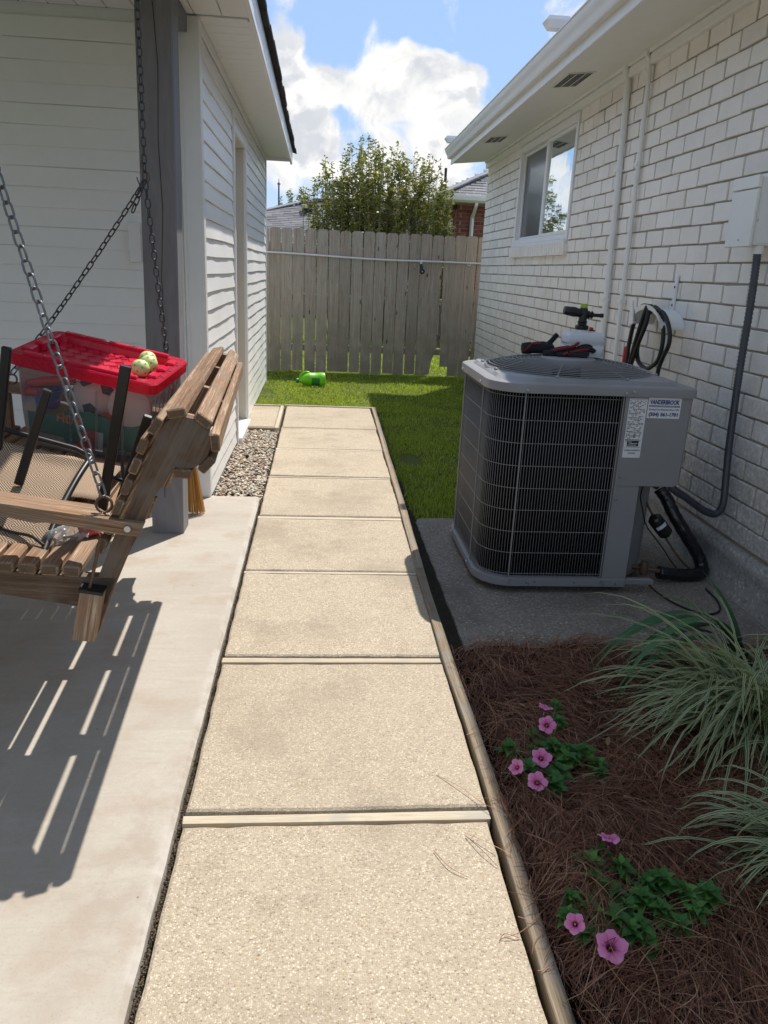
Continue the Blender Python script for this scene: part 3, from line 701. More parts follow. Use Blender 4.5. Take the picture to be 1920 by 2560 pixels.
# painted conduits up the wall
for yb, yt, r, joint in ((-5.16, -4.96, .021, .9), (-5.42, -5.33, .015, 1.72)):
    b = MB(); pts = smoothpath([(-.028, yb, .05), (-.028, yb+(yt-yb)*.35, 1.0), (-.028, yb+(yt-yb)*.6, 1.75), (-.028, yt-.01, 2.6), (-.05, yt, 2.72), (-.045, yt, 2.765)], 5)
    b.tube(pts, r, 12); b.tube([(-.028, yb+(yt-yb)*(joint-.05)/2.6, joint-.03), (-.028, yb+(yt-yb)*(joint+.05)/2.6, joint+.03)], r+.004, 12)
    co = b.build('conduit', M['cream'], house, smooth=60)
    for z in (.6, 1.25, 2.1):
        c_ = MB(); y = yb+(yt-yb)*z/2.6; c_.box(-.028-r-.003, -.001, y-r-.004, y+r+.004, z-.01, z+.01, .002); c_.build('conduit_strap', M['cream'], co)
# white hooded lamps standing over the gutter
for (x, y, z), lb in (((-.46, -4.62, 3.02), 'larger white hooded box standing on the near roof edge above the gutter'), ((-.50, -.05, 2.945), 'smaller white hooded box on the far end of the roof edge')):
    t = thing('roof_lamp', lb, 'roof lamp', hw(x, y, z), HA, group='white hooded boxes on the roof edge')
    b = MB(); b.loops([[(-.055, -.045, .0), (.055, -.045, .0), (.055, .045, .0), (-.055, .045, .0)], [(-.09, -.06, .05), (.09, -.06, .05), (.09, .06, .05), (-.09, .06, .05)], [(-.07, -.05, .075), (.07, -.05, .075), (.07, .05, .075), (-.07, .05, .075)]], cap0=True, cap1=True)
    b.build('hood', M['trim'], t)
    b = MB(); b.tube([(.05, 0, -.10), (.03, 0, .0)], .022, 8); b.build('stand', M['trim'], t)

# utility box with flexible conduit
t = thing('utility_box', 'pale grey square utility box on the brick wall above the dark conduit', 'utility box', hw(0, -7.0, 1.557), HA)
b = MB(); b.box(-.118, -.004, -.116, .10, .0, .285, .005); b.build('box_body', M['cream'], t)
b = MB(); b.box(-.134, -.120, -.121, .104, -.006, .236, .004); b.box(-.138, -.1205, -.121, .104, .239, .292, .003); b.build('box_cover', M['cream'], t)
b = MB(); b.box(-.108, -.012, -.119, -.1165, .012, .225, .001); b.build('side_flap', M['trim'], t)
b = MB(); b.box(-.1365, -.1345, -.03, -.015, .02, .028); b.box(-.112, -.108, -.1215, -.1195, .10, .11); b.build('cover_latch', M['screw'], t)
b = MB(); b.tube([(-.07, -.09, -.035), (-.07, -.09, .0)], .024, 14); b.build('collar', M['cream'], t, smooth=40)
pts = smoothpath([hw(-.07, -7.09, 1.54), hw(-.07, -7.11, 1.32), hw(-.07, -7.12, 1.02), hw(-.07, -7.135, .80), hw(-.07, -7.15, .64), hw(-.07, -7.17, .51), hw(-.073, -7.195, .38), hw(-.095, -7.19, .325), hw(-.15, -7.19, .335), hw(-.22, -7.21, .375), hw(-.30, -7.26, .425), hw(-.37, -7.28, .465), hw(-.40, -7.26, .51)], 8)
b = MB(); b.tube(pts, .0165, 12); 
dense = smoothpath(pts, 2)
for i in range(0, len(dense)-1, 1):
    p, q = dense[i], dense[i+1]; b.tube([p, p+(q-p)*.45], .0182, 10, caps=True)
t = props(b.build('flexible_conduit', M['conduit'], smooth=50), 'dark grey ribbed conduit running down the white brick to the condenser', 'conduit')

# hose hanger and hose
t = thing('hose_hanger', 'white metal hose hanger screwed to the brick wall behind the condenser', 'hose hanger', hw(0, -6.12, 1.14), HA)
b = MB(); b.box(-.014, -.002, -.048, -.016, .02, .285, .003); b.build('back_strip', M['trim'], t)
for z in (.12, .22):
    b = MB(); b.tube([(-.0165, -.032, z-.006), (-.0155, -.032, z+.006)], .004, 8); b.build('slot', M['blackink'], t)
b = MB(); lps = []
for i in range(15):
    a = pi*(i/14); y = -.21*cos(a); z = .0+.095*sin(a)
    lps.append([(-.004, y, z), (-.15, y, z), (-.156, y*1.04, z+.022), (-.150, y, z-.006), (-.004, y, z-.006)])
b.loops(lps); b.build('cradle', M['trim'], t, smooth=50)
b = MB(); b.add([(-.15, .16, .0), (-.15, .22, -.02), (-.165, .20, .12), (-.165, .17, .13), (-.158, .16, .0), (-.158, .22, -.02), (-.173, .20, .12), (-.173, .17, .13)], [(0, 1, 2, 3), (4, 5, 6, 7), (0, 1, 5, 4), (1, 2, 6, 5), (2, 3, 7, 6), (3, 0, 4, 7)]); b.build('end_lip', M['trim'], t)
hose = thing('hose', 'black rubber hose looped over the white wall hanger', 'hose', (0, 0, 0))
loopsp = [
    [(-.10, -6.05, 1.245), (-.10, -5.89, 1.215), (-.10, -5.815, 1.08), (-.10, -5.785, .92), (-.10, -5.80, .80), (-.12, -5.89, .78), (-.14, -5.98, .90), (-.15, -6.07, 1.03), (-.15, -6.145, 1.15), (-.14, -6.13, 1.235)],
    [(-.125, -6.08, 1.245), (-.125, -5.97, 1.235), (-.125, -5.885, 1.12), (-.12, -5.85, .95), (-.12, -5.87, .84), (-.14, -5.94, .86), (-.155, -6.02, 1.0), (-.16, -6.10, 1.16), (-.15, -6.12, 1.24)],
    [(-.12, -6.115, 1.215), (-.12, -6.165, 1.245), (-.12, -6.28, 1.20), (-.12, -6.34, 1.08), (-.12, -6.32, .97), (-.12, -6.25, .92), (-.12, -6.164, .895), (-.12, -6.05, .915), (-.12, -6.0, .97), (-.12, -5.995, 1.06), (-.12, -6.03, 1.17)],
    ]
for lp_ in loopsp:
    b = MB(); b.tube(smoothpath([hw(*p) for p in lp_], 8, True), .0125, 10, closed=True); b.build('hose_loop', M['rubber'], hose, smooth=180)
b = MB(); b.tube(smoothpath([hw(*p) for p in ((-.135, -6.20, 1.235), (-.12, -6.30, 1.215), (-.12, -6.40, 1.14), (-.12, -6.425, 1.06), (-.12, -6.365, .97), (-.12, -6.335, .87), (-.11, -6.34, .60), (-.10, -6.35, .15))], 6), .0125, 10); b.build('hose_end', M['rubber'], hose, smooth=180)
b = MB(); b.tube(smoothpath([hw(-.115, -5.79, .985), hw(-.12, -5.80, .94), hw(-.12, -5.80, .88)], 4), [.011]*4+[.012]*4+[.010], 8); b.build('red_sleeve', M['redtoy'], hose, smooth=180)

# ================================================================== SHED (left)
SX, SY0, SY1 = -.66, 4.63, 9.9
shed = thing('garden_shed', 'white vinyl sided shed with wide eave along the left of the path', 'shed', (SX, SY0, 0))
def sw(y0, y1): return None
pitch = .1016
def siding_mesh(L, axis='y', amp=.0012, ph=0.0):
    b = MB(); n = max(2, int(L/.12)); prof = [(0, pitch), (.003, pitch-.004), (.006, pitch*.55), (.0125, .006), (.013, .001), (.010, -.001), (.0, .001)]
    lps = []
    for i in range(n+1):
        s_ = L*i/n; d = amp*sin(s_*5+ph)+amp*.6*sin(s_*13+ph*2); zz = .0022*sin(s_*3.1+ph)
        lps.append([((px+d if k not in (0, 6) else px), s_, pz+(zz if k > 1 else 0)) if axis == 'y' else (-s_, -(px+d if k not in (0, 6) else px), pz+(zz if k > 1 else 0)) for k, (px, pz) in enumerate(prof)])
    b.loops(lps, closed=True, cap0=True, cap1=True); return b.mesh('siding_board', M['vinyl'], smooth=22)
D0, D1, DZ = 1.66, 2.50, 2.30      # door opening along the wall, local y
nb = 25; zs0 = -.01
variants = {}
def side_board(y0, y1, z, flip=0):
    k = (round(y1-y0, 2), flip % 4)
    if k not in variants: variants[k] = siding_mesh(y1-y0, 'y', ph=flip*1.7)
    inst(variants[k], 'siding_board', shed, (.0, y0, z))
for c in range(nb):
    z = zs0+c*pitch
    if z > 2.56: break
    if z < DZ+.02:
        side_board(.055, D0-.055, z, c); side_board(D1+.075, SY1-SY0-.04, z, c+1)
    else: side_board(.055, SY1-SY0-.04, z, c)
fvar = [siding_mesh(4.2, 'x', .0006, ph=k*2.1) for k in range(3)]
for c in range(nb):
    z = .0+c*pitch
    if z > 2.52: break
    inst(fvar[c % 3], 'siding_board', shed, (-.10, 0, z), scale=(1, .55, 1))
b = MB(); b.box(-4.4, -.02, .012, .3, 0, 2.6); b.box(-.3, -.002, .02, D0-.03, -.1, 2.63); b.box(-.3, -.002, D1+.02, SY1-SY0-.002, -.1, 2.63); b.box(-.3, -.002, D0-.03, D1+.02, DZ+.02, 2.63); b.box(-4.4, -.3, .3, SY1-SY0-.002, -.1, 2.55)
b.build('wall', M['vinyl'], shed)
b = MB(); b.box(-.096, .018, -.022, -.001, 0, 2.585, .004, along='z'); b.box(-.076, -.070, -.026, -.0225, 0, 2.58, .001, along='z'); b.box(.0005, .018, .0, .052, 0, 2.585, .003, along='z'); b.build('corner_post', M['trim'], shed)
b = MB(); b.box(.0, .018, SY1-SY0-.038, SY1-SY0+.012, -.05, 2.585, .003, along='z'); b.build('corner_post', M['trim'], shed)
b = MB(); b.box(.0, .016, .055, SY1-SY0-.04, 2.535, 2.585, .004); b.build('frieze', M['trim'], shed)
# door
dr = MB(); dr.box(-.115, -.085, D0+.02, D1-.02, .02, DZ-.02, .003, along='z'); do = dr.build('door', M['door'], shed)
b = MB(); b.obox((-.05, D0+.10, .965), (1, 0, 0), (0, 1, 0), (0, 0, 1), .018, .024, .024, .006); b.tube([(-.086, D0+.10, .965), (-.06, D0+.10, .965)], .011, 10); b.build('door_knob', M['screw'], do, smooth=40)
b = MB(); b.box(-.118, .002, D0-.028, D0+.0, -.04, DZ+.018, .002, along='z'); b.box(-.118, .002, D1, D1+.018, -.04, DZ+.018, .002, along='z'); b.box(-.118, .002, D0+.001, D1-.001, DZ, DZ+.018, .002); b.build('door_jamb', M['door'], do)
b = MB(); b.box(.002, .026, D1+.0, D1+.072, -.04, DZ+.05, .003, along='z'); b.box(.002, .024, D0-.052, D0-.002, -.04, DZ+.15, .003, along='z'); b.box(.002, .025, D0-.001, D1-.001, DZ+.0, DZ+.05, .003); b.build('door_casing', M['trim'], do)
b = MB(); b.box(-.11, .05, D0-.0, D1+.0, -.05, .012, .004); b.build('threshold', M['trim'], do)
# soffit slats running out from the wall
n = 38; dy = (SY1-SY0+.02)/n
for i in range(n):
    y0 = i*dy; b = MB(); b.box(-.001, .292, y0+.002, y0+dy-.004, 2.588, 2.598, .002, along='x'); b.build('soffit_slat', M['trim'], shed)
b = MB(); b.box(-.001, .30, 0, SY1-SY0+.02, 2.60, 2.606); b.build('soffit_backing', M['soffit'], shed)
b = MB(); b.box(.294, .318, -.0, SY1-SY0+.03, 2.515, 2.665, .003); b.box(.262, .2935, -.0, SY1-SY0+.02, 2.578, 2.587, .002); b.build('fascia', M['trim'], shed)
b = MB(); b.box(-.0, .2935, SY1-SY0+.021, SY1-SY0+.032, 2.545, 2.606, .003, along='x'); b.build('end_return', M['trim'], shed)
b = MB()
for i in range(20):
    xa, za = .358-i*.14, 2.668+i*.05
    y = -7.25
    while y < SY1-SY0+.1:
        w = .32; b0 = len(b.v); jz = random.uniform(-.003, .006); jx = random.uniform(-.006, .006) if i == 0 else 0
        if i == 0 and 2.55 < y < 2.62: y += .05
        b.add([(xa+jx, y, za+.018+jz), (xa-.16, y, za+.018+.055), (xa-.16, y+w-.004, za+.018+.055), (xa+jx, y+w-.004, za+.018+jz), (xa+jx, y, za-.006+jz), (xa+jx, y+w-.004, za-.006+jz), (xa-.16, y, za+.045), (xa-.16, y+w-.004, za+.045)], [(0, 1, 2, 3), (0, 3, 5, 4), (4, 5, 7, 6)])
        q = random.random(); b.g[b0:] = [(p[0], p[1], q) for p in b.g[b0:]]; y += w
o = b.build('roof_shingles', M['shingle_dark'], shed); o['kind'] = 'stuff'
b = MB(); b.box(-1.052+.66, -.99+.66, -.045, -.014, 1.36, 1.57, .004, along='z'); b.build('outlet_cover', M['trim'], shed)

# porch: ceiling, beam, grey post
porch = thing('porch_roof', 'white panelled porch ceiling over the swing at the top left', 'porch roof', (0, 0, 0))
b = MB(); b.box(-5, -.345, -2.6, 4.625, 2.60, 2.66); b.build('roof_deck', M['trim'], porch)
for i in range(40):
    x0 = -5+.1445*i
    if x0+.145 > -.362: break
    b = MB(); b.box(x0+.002, x0+.1405, -2.55, 4.595, 2.588, 2.599, .003); b.build('ceiling_plank', M['trim'], porch)
b = MB(); b.box(-.366, -.342, -2.6, 4.626, 2.515, 2.665, .003); b.build('fascia', M['trim'], porch)
b = MB(); b.box(-.86, -.70, -2.5, 4.58, 2.50, 2.586, .004); b.build('beam', M['post'], porch)
def lean(z): return .0125*z
b = MB(); zz = [0, .0015, .5, 1, 1.5, 2, 2.499]; hw_ = .081
lps = []; gs = []
for z in zz:
    l = [(-hw_+.006, -hw_), (hw_-.006, -hw_), (hw_, -hw_+.006), (hw_, hw_-.006), (hw_-.006, hw_), (-hw_+.006, hw_), (-hw_, hw_-.006), (-hw_, -hw_+.006)]
    lps.append([(-.774+lean(z)+x, 4.005+y, z) for x, y in l]); gs += [(z, x, y) for x, y in l]
b.loops(lps, cap0=True, cap1=True, gs=gs)
post = thing('porch_post', 'grey painted square wooden post beside the swing, cracked along its face', 'post', (0, 0, 0))
b.build('post_shaft', M['post'], post)
b = MB(); x = -.775
crk = [(x-.01, .2), (x+.0, .5), (x-.004, .75), (x+.012, 1.0), (x+.006, 1.3), (x+.02, 1.6), (x+.008, 1.9), (x+.016, 2.2), (x+.0, 2.45)]
for (xa, za), (xb, zb) in zip(crk, crk[1:]):
    b.add([(xa+lean(za)-.0012, 3.9225, za), (xa+lean(za)+.0012, 3.9225, za), (xb+lean(zb)+.0012, 3.9225, zb), (xb+lean(zb)-.0012, 3.9225, zb)], [(0, 1, 2, 3)])
b.build('crack', M['acdark'], post)

# broom behind the post
br = thing('broom', 'straw broom standing behind the grey post with bristles fanned on the concrete', 'broom', (-.69, 4.27, 0))
n = 260; P_ = np.zeros((n, 4, 3)); 
for i in range(n):
    a = random.uniform(-1, 1); c_ = random.uniform(-1, 1)
    top_ = np.array([a*.018-.01, c_*.014, .36]); bot = np.array([a*.048+.012, c_*.03-.0, .004+random.random()*.012])
    for k, tt in enumerate((0, .35, .7, 1)): P_[i, k] = top_*(1-tt**1.2)+bot*tt**1.2
S_ = rng.normal(size=(n, 3)); S_[:, 2] = 0; S_ /= np.linalg.norm(S_, axis=1)[:, None]
o = ribbons('bristles', P_, np.full((n, 4), .0011), S_, M['straw'], br); o['kind'] = 'stuff'
b = MB(); b.tube([(-.01, 0, .33), (-.012, .01, .42)], [.02, .012], 10); b.build('broom_collar', M['redtoy'], br, smooth=40)
b = MB(); b.tube([(-.012, .01, .40), (-.10, .10, 1.35)], .011, 8); b.build('broom_handle', M['strip'], br, smooth=60)

# ================================================================== FENCE
FY = 11.0
fence = thing('wooden_fence', 'weathered grey dog-eared picket fence closing the end of the yard', 'fence', (0, FY, 0))
x = -2.4; i = 0
while x < 4.6:
    w = .1462; lean_ = random.uniform(-.004, .004); top = 1.855+random.uniform(-.006, .008)+(x+.5)*.004; bot = -.05+random.uniform(0, .035)
    if abs(x-1.66) < .09: lean_ = .022; bot = .10
    elif abs(x-1.52) < .07: lean_ = -.012; bot = -.02
    d = .024; yo = random.uniform(-.003, .003)
    poly = [(0, bot), (w, bot), (w, top-d), (w-d, top), (d, top), (0, top-d)]
    if abs(x-1.52) < .07: poly = [(0, bot), (w*.45, bot), (w*.62, .18), (w, .32), (w, top-d), (w-d, top), (d, top), (0, top-d)]
    sx = lambda z: x+lean_*(1.8-z)+.0008*sin(z*4+x*9)
    b = MB(); of = random.random()*30
    A = [(sx(pz)+px, yo-.008, pz) for px, pz in poly]; B = [(sx(pz)+px, yo+.008, pz) for px, pz in poly]
    n_ = len(poly); b.add(A+B, [(k, (k+1) % n_, n_+(k+1) % n_, n_+k) for k in range(n_)]+[tuple(range(n_))[::-1], tuple(range(n_, 2*n_))], [(p[2]+of, p[0]-x+of, p[1]) for p in A+B])
    b.build('picket', M['fence'], fence)
    x += .1565+random.uniform(-.003, .004); i += 1
for z in (.30, .98, 1.60):
    b = MB(); b.box(-2.5, 4.7, .012, .05, z-.045, z+.045, .004, along='x'); b.build('rail', M['fence'], fence)
for x in (-1.3, 1.15, 3.5):
    b = MB(); b.box(x-.045, x+.045, .052, .142, -.05, 1.80, .004, along='z'); b.build('fence_post', M['fence'], fence)
# pvc line with sprinkler
t = thing('water_pipe', 'thin white pipe strung across the front of the fence', 'pipe', (0, 0, 0))
pts = smoothpath([(-1.1, 10.966, 1.545), (-.4, 10.966, 1.540), (.1, 10.966, 1.527), (.6, 10.966, 1.515), (1.0, 10.966, 1.512), (1.38, 10.966, 1.517), (1.9, 10.966, 1.522), (3.2, 10.966, 1.52)], 8)
b = MB(); b.tube(pts, .0125, 10); b.build('pipe_run', M['pvc'], t, smooth=60)
for x, z in ((.10, 1.527), (1.70, 1.521)):
    b = MB(); b.box(x-.008, x+.008, 10.95, 10.99, z-.02, z+.02, .003); b.build('pipe_clip', M['screw'], t)
b = MB(); b.tube([(1.36, 10.966, 1.514), (1.40, 10.966, 1.514)], .019, 12); b.tube([(1.38, 10.966, 1.514), (1.38, 10.962, 1.48)], .016, 10); b.build('pipe_tee', M['pvc'], t, smooth=50)
b = MB(); b.tube([(1.38, 10.962, 1.48), (1.385, 10.95, 1.43), (1.392, 10.92, 1.395)], [.014, .018, .028], 12); b.build('spray_head', M['black'], t, smooth=50)
b = MB(); b.lathe([(.030, 0), (.034, .006), (.034, .022), (.026, .026)], (1.393, 10.925, 1.385), (0, -1, -.1), 16); b.build('spray_head', M['black'], t, smooth=50)
b = MB(); b.lathe([(.008, 0), (.012, .004), (.010, .008)], (1.393, 10.897, 1.383), (0, -1, -.1), 12); b.build('nozzle', M['screw'], t, smooth=50)
b = MB(); b.tube([(2.04+.018*cos(a), 10.95, 1.505+.018*sin(a)) for a in np.linspace(0, 2*pi, 14)[:-1]], .005, 6, closed=True); b.build('pipe_ring', M['pvc'], t, smooth=60)

# ================================================================== SWING
SWA = math.atan2(.055, .9985)
SWS = .937      # the swing and all that lies on it
SO = Vector((-.340, 1.968, .087)); SRm = Matrix.Rotation(SWA, 4, 'Z')
def swp(v, u, z): return SO+SRm@Vector((v, u, z))
swing = thing('porch_swing', 'worn wooden porch swing with rolled slat headrest hanging on chains', 'porch swing', SO, SWA); swing.scale = (SWS,)*3
U = 1.62; DC = (0, .904)
def stile_poly():
    c = []
    for a in range(-112, 168, 14): c.append((DC[0]+.073*cos(rad(a)), DC[1]+.073*sin(rad(a))))
    left = [(-.083, .895), (-.106, .842), (-.15, .730), (-.196, .640), (-.245, .522), (-.322, .352)]
    right = [(-.262, .332), (-.216, .459), (-.1725, .56), (-.1225, .659), (-.0875, .745), (-.050, .80)]
    return c+left+right
for k, (ua, ub) in enumerate(((.0, .032), (.037, .062), (.55, .588), (1.08, 1.118), (1.556, 1.583), (1.588, U))):
    b = MB(); SP = stile_poly() if k not in (2, 3) else [(DC[0]+.073*cos(rad(a)), DC[1]+.073*sin(rad(a))) for a in range(-100, 180, 14)]+[(-.106, .842), (-.15, .730), (-.235, .545), (-.20, .56), (-.12, .72), (-.07, .80)]
    b.prism(SP, lambda p, q, ua=ua: (p, ua, q), lambda p, q, ub=ub: (p, ub, q), grain=(.45, 0, .9)); b.build('back_stile', M['swing_shaded'] if k == 0 else M['swing'], swing)
# slats round the headrest
for a in (100, 50, 3, -44, -93, 146):
    ca, sa = cos(rad(a)), sin(rad(a)); r = .073+.0125
    b = MB(); b.obox((DC[0]+ca*r, U/2, DC[1]+sa*r), (0, 1, 0), (-sa, 0, ca), (ca, 0, sa), U/2+.012, .025, .0125, .0038, jit=.0008, mend=1); b.build('headrest_slat', [M['swing'], M['endgrain']], swing)
# back slats down the stile
pth = [(-.0965, .892), (-.118, .835), (-.144, .776), (-.170, .718), (-.196, .661), (-.2215, .604)]
for (v0, z0) in pth:
    d = Vector((-.40, .915)).normalized()     # out to the seat side
    b = MB(); b.obox((v0-.012, U/2, z0+.004), (0, 1, 0), (.40, 0, .915), (-.915, 0, .40), U/2+.010, .023, .012, .004, jit=.0008, mend=1); b.build('back_slat', [M['swing'], M['endgrain']], swing)
# seat rails, seat slats, legs
for ua in (.0, .79, U-.038):
    b = MB(); poly = [(-1.06, .575), (-.9, .568), (-.51, .534), (-.404, .521), (-.20, .508), (-.232, .43), (-.308, .423), (-.411, .443), (-.517, .464), (-.9, .495), (-1.05, .51)]
    b.prism(poly, lambda p, q: (p, ua, q), lambda p, q: (p, ua+.038, q), grain=(1, 0, -.09)); b.build('seat_rail', M['swing_shaded'] if ua == 0 else M['swing'], swing)
v = -.314; k = 0
while v > -1.05:
    z = .510-.094*(v+.2)*.9+.020
    b = MB(); b.obox((v, U/2, z), (0, 1, 0), (1, 0, -.09), (.09, 0, 1), U/2+.028, .0235, .016, .005, jit=.001, mend=1); b.build('seat_slat', [M['swing'], M['endgrain']], swing); v -= .0585
for ua in (-.052, U+.002):
    b = MB(); b.prism([(-.289, .488), (-.229, .476), (-.262, .333), (-.322, .343)], lambda p, q: (p, ua, q), lambda p, q: (p, ua+.050, q), grain=(.2, 0, 1)); b.build('leg_block', M['swing'], swing)
    b = MB(); b.prism([(-.292, .497), (-.226, .485), (-.228, .476), (-.292, .488)], lambda p, q: (p, ua-.002, q), lambda p, q: (p, ua+.053, q)); b.build('rubber_pad', M['rubber'], swing)
# arms
for ua, ub in ((-.02, .085), (U-.085, U+.02)):
    top_ = [(-1.02, .823), (-.8, .800), (-.6, .760), (-.49, .737), (-.44, .729), (-.406, .723), (-.375, .718), (-.345, .714), (-.268, .702), (-.189, .689), (-.11, .680)]
    bot_ = [(-.128, .640), (-.191, .649), (-.312, .672), (-.37, .682), (-.404, .681), (-.494, .703), (-.6, .725), (-.8, .765), (-1.02, .786)]
    b = MB(); L0 = []
    mid = len(top_)
    nr = ua < .5; b.prism(top_+bot_, lambda p, q: (p, ua if nr or p < -.20 else U+.002, q), lambda p, q: (p, ub if p < -.20 or not nr else -.002, q), grain=(1, 0, -.18)); o = b.build('arm_rest', M['swing'], swing)
    um = (ua+ub)/2
    b = MB(); b.beam((-.98, um, .52), (-.98, um, .79), .07, .035, (1, 0, 0), .004); b.build('arm_post', M['swing'], swing)
    # eye bolt and rod
    for vv, zz_, zb in ((-.224, .722, .485), (-.93, .835, .57)):
        b = MB(); b.tube([(vv+.0215*cos(a), um-.012+.004*sin(a), zz_+.0215*sin(a)) for a in np.linspace(-pi*.42, pi*1.42, 18)], .0042, 8); b.tube([(vv, um-.012, zz_-.021), (vv-.002, um-.012, zz_-.045)], .0042, 8); b.build('eye_bolt', M['rust'], swing, smooth=60)
        if vv > -.5:
            b = MB(); b.tube([(vv-.004, ua-.010+(.0 if ua < 0 else .12), zz_-.08), (vv-.044, (-.030 if ua < 0 else U+.03), zb)], .005, 8); b.build('tie_rod', M['rust'], swing, smooth=60)
for u_ in (-.006,):
    b = MB(); b.lathe([(.0, -.006), (.009, -.006), (.011, -.003), (.011, .0)], (-.157, -.0205, .664), (0, 1, 0), 12); b.build('bolt_head', M['screw'], swing, smooth=40)
for um in (-.018, U+.012):
    for i in range(3):
        pass
# chains, one link mesh copied
def link_mesh(L, W, r, mat):
    b = MB(); pts = []
    for a in np.linspace(-pi/2, pi/2, 6): pts.append((W/2*cos(a)*1.0, 0, L/2-W/2+W/2*sin(a)) if False else (W/2*sin(a), 0, (L/2-W/2)+W/2*cos(a)))
    for a in np.linspace(pi/2, 3*pi/2, 6): pts.append((W/2*sin(a), 0, -(L/2-W/2)+W/2*cos(a)))
    b.tube(pts, r, 7, closed=True); return b.mesh('chain_link', mat, smooth=180)
LK = {'n': link_mesh(.040, .021, .0032, M['steel']), 'd': link_mesh(.040, .020, .0031, M['darksteel'])}
def chain(a, b_, kind, sag=0.0, phase=0):
    a, b_ = Vector(a), Vector(b_); d = b_-a; L = d.length; n = max(1, round(L/.0335))
    for i in range(n):
        t = (i+.5)/n; p = a+d*t; p = p+Vector((0, 0, -sag*4*t*(1-t)))
        td = (d+Vector((0, 0, -sag*4*(1-2*t)))).normalized(); q = td.to_track_quat('Z', 'X')
        tw = (pi/2 if (i+phase) % 2 else 0)+random.uniform(-.25, .25)
        o = inst(LK[kind], 'chain_link', swing); o.location = p; o.rotation_mode = 'QUATERNION'; o.rotation_quaternion = q@Matrix.Rotation(tw+.5, 3, 'Z').to_quaternion()
fj = (-.302, U-.07, 1.70)
chain(fj, (-.300, U-.07, 2.668), 'd'); chain(fj, (-.224, U-.035, .748), 'd', .03); chain(fj, (-.93, U-.035, .86), 'd', .02)
chain((fj[0]-.005, fj[1]-.015, fj[2]-.01), (fj[0]-.055, fj[1]-.02, fj[2]-.13), 'd')
b = MB(); b.tube(smoothpath([(-.31, U-.075, 1.78), (-.315, U-.075, 1.75), (-.29, U-.075, 1.73), (-.285, U-.075, 1.70), (-.32, U-.075, 1.68), (-.335, U-.075, 1.71)], 5), .0028, 6); b.build('chain_hook', M['rust'], swing, smooth=180)
nj = (-.468, .045, 1.74)
chain(nj, (-.224, .018, .750), 'n', .015); chain(nj, (-.465, .045, 2.668), 'n'); chain(nj, (-.93, .018, .86), 'n', .01)

# ------------------------------------------------------------------ folding chair resting on the swing
ch = thing('folding_chair', 'black framed folding chair with brown woven sling lying on the swing seat', 'chair', SO, SWA); ch.scale = (SWS,)*3
def bar(p0, p1, w=.031, t=.018, m='black', side=(1, 0, 0)):
    b = MB(); b.beam(p0, p1, w, t, side, .003); return b.build('frame_bar', M[m], ch)
bar((-.412, .25, 1.002), (-.535, .30, .70), .027)
bar((-.190, .27, 1.075), (-.318, .40, .575), .033)
bar((-.128, .24, .932), (-.268, .36, .575), .027)
bar((-.535, .32, 1.115), (-.60, .34, .80), .028)
b = MB(); b.tube([(-.95, .42, .93), (-.66, .46, .852), (-.40, .47, .775), (-.352, .46, .752)], .0085, 10); b.build('frame_tube', M['black'], ch, smooth=60)
b = MB(); b.tube(smoothpath([(-.352, .46, .748), (-.375, .36, .705), (-.40, .24, .640), (-.416, .11, .566), (-.418, .095, .558)], 6), .0105, 10); b.build('frame_tube', M['black'], ch, smooth=60)
b = MB(); b.tube(smoothpath([(-.80, .18, .66), (-.62, .17, .625), (-.52, .15, .597), (-.46, .13, .590), (-.418, .10, .572)], 6), .005, 8); b.build('frame_tube', M['black'], ch, smooth=60)
b = MB(); b.tube(smoothpath([(-.25, .44, .74), (-.245, .42, .69), (-.225, .40, .66), (-.235, .39, .60)], 5), .006, 8); b.build('frame_tube', M['black'], ch, smooth=60)
b = MB(); b.tube([(-.30, .43, .70), (-.215, .40, .672)], .007, 8); b.build('frame_tube', M['black'], ch, smooth=60)
b = MB(); NU, NV_ = 30, 16; vs = []; gs = []
for i in range(NU):
    t = i/(NU-1)
    for j in range(NV_):
        s_ = j/(NV_-1)
        top_ = Vector((-.368-.62*s_, .45, .728+.165*s_)); bot_ = Vector((-.420-.62*s_, .115, .560+.075*s_))
        p = top_.lerp(bot_, t); p.z += -.012*sin(pi*s_)+.018*sin(pi*min(1, t*1.0))+.018*math.exp(-((t-.0)/.06)**2); vs.append(p); gs.append((t*.40, s_*.62, 0))
fs = [(i*NV_+j, i*NV_+j+1, (i+1)*NV_+j+1, (i+1)*NV_+j) for i in range(NU-1) for j in range(NV_-1)]
b.add(vs, fs, gs); o = b.build('woven_sling', M['weave'], ch, smooth=180)
md = o.modifiers.new('thick', 'SOLIDIFY'); md.thickness = .003

b = MB(); vs = []; gs = []  # second sling panel, added behind the first to close gaps in the swing's shadow
for i in range(12):
    for j in range(12): vs.append((-.33-.68*j/11, .46+.50*i/11, .600+.062*j/11+.02*sin(pi*i/11)+.006*sin(j*1.1))); gs.append((i/11*.5, j/11*.68, 0))
b.add(vs, [(i*12+j, i*12+j+1, (i+1)*12+j+1, (i+1)*12+j) for i in range(11) for j in range(11)], gs); o = b.build('woven_sling', M['weave'], ch, smooth=180)
md = o.modifiers.new('thick', 'SOLIDIFY'); md.thickness = .003

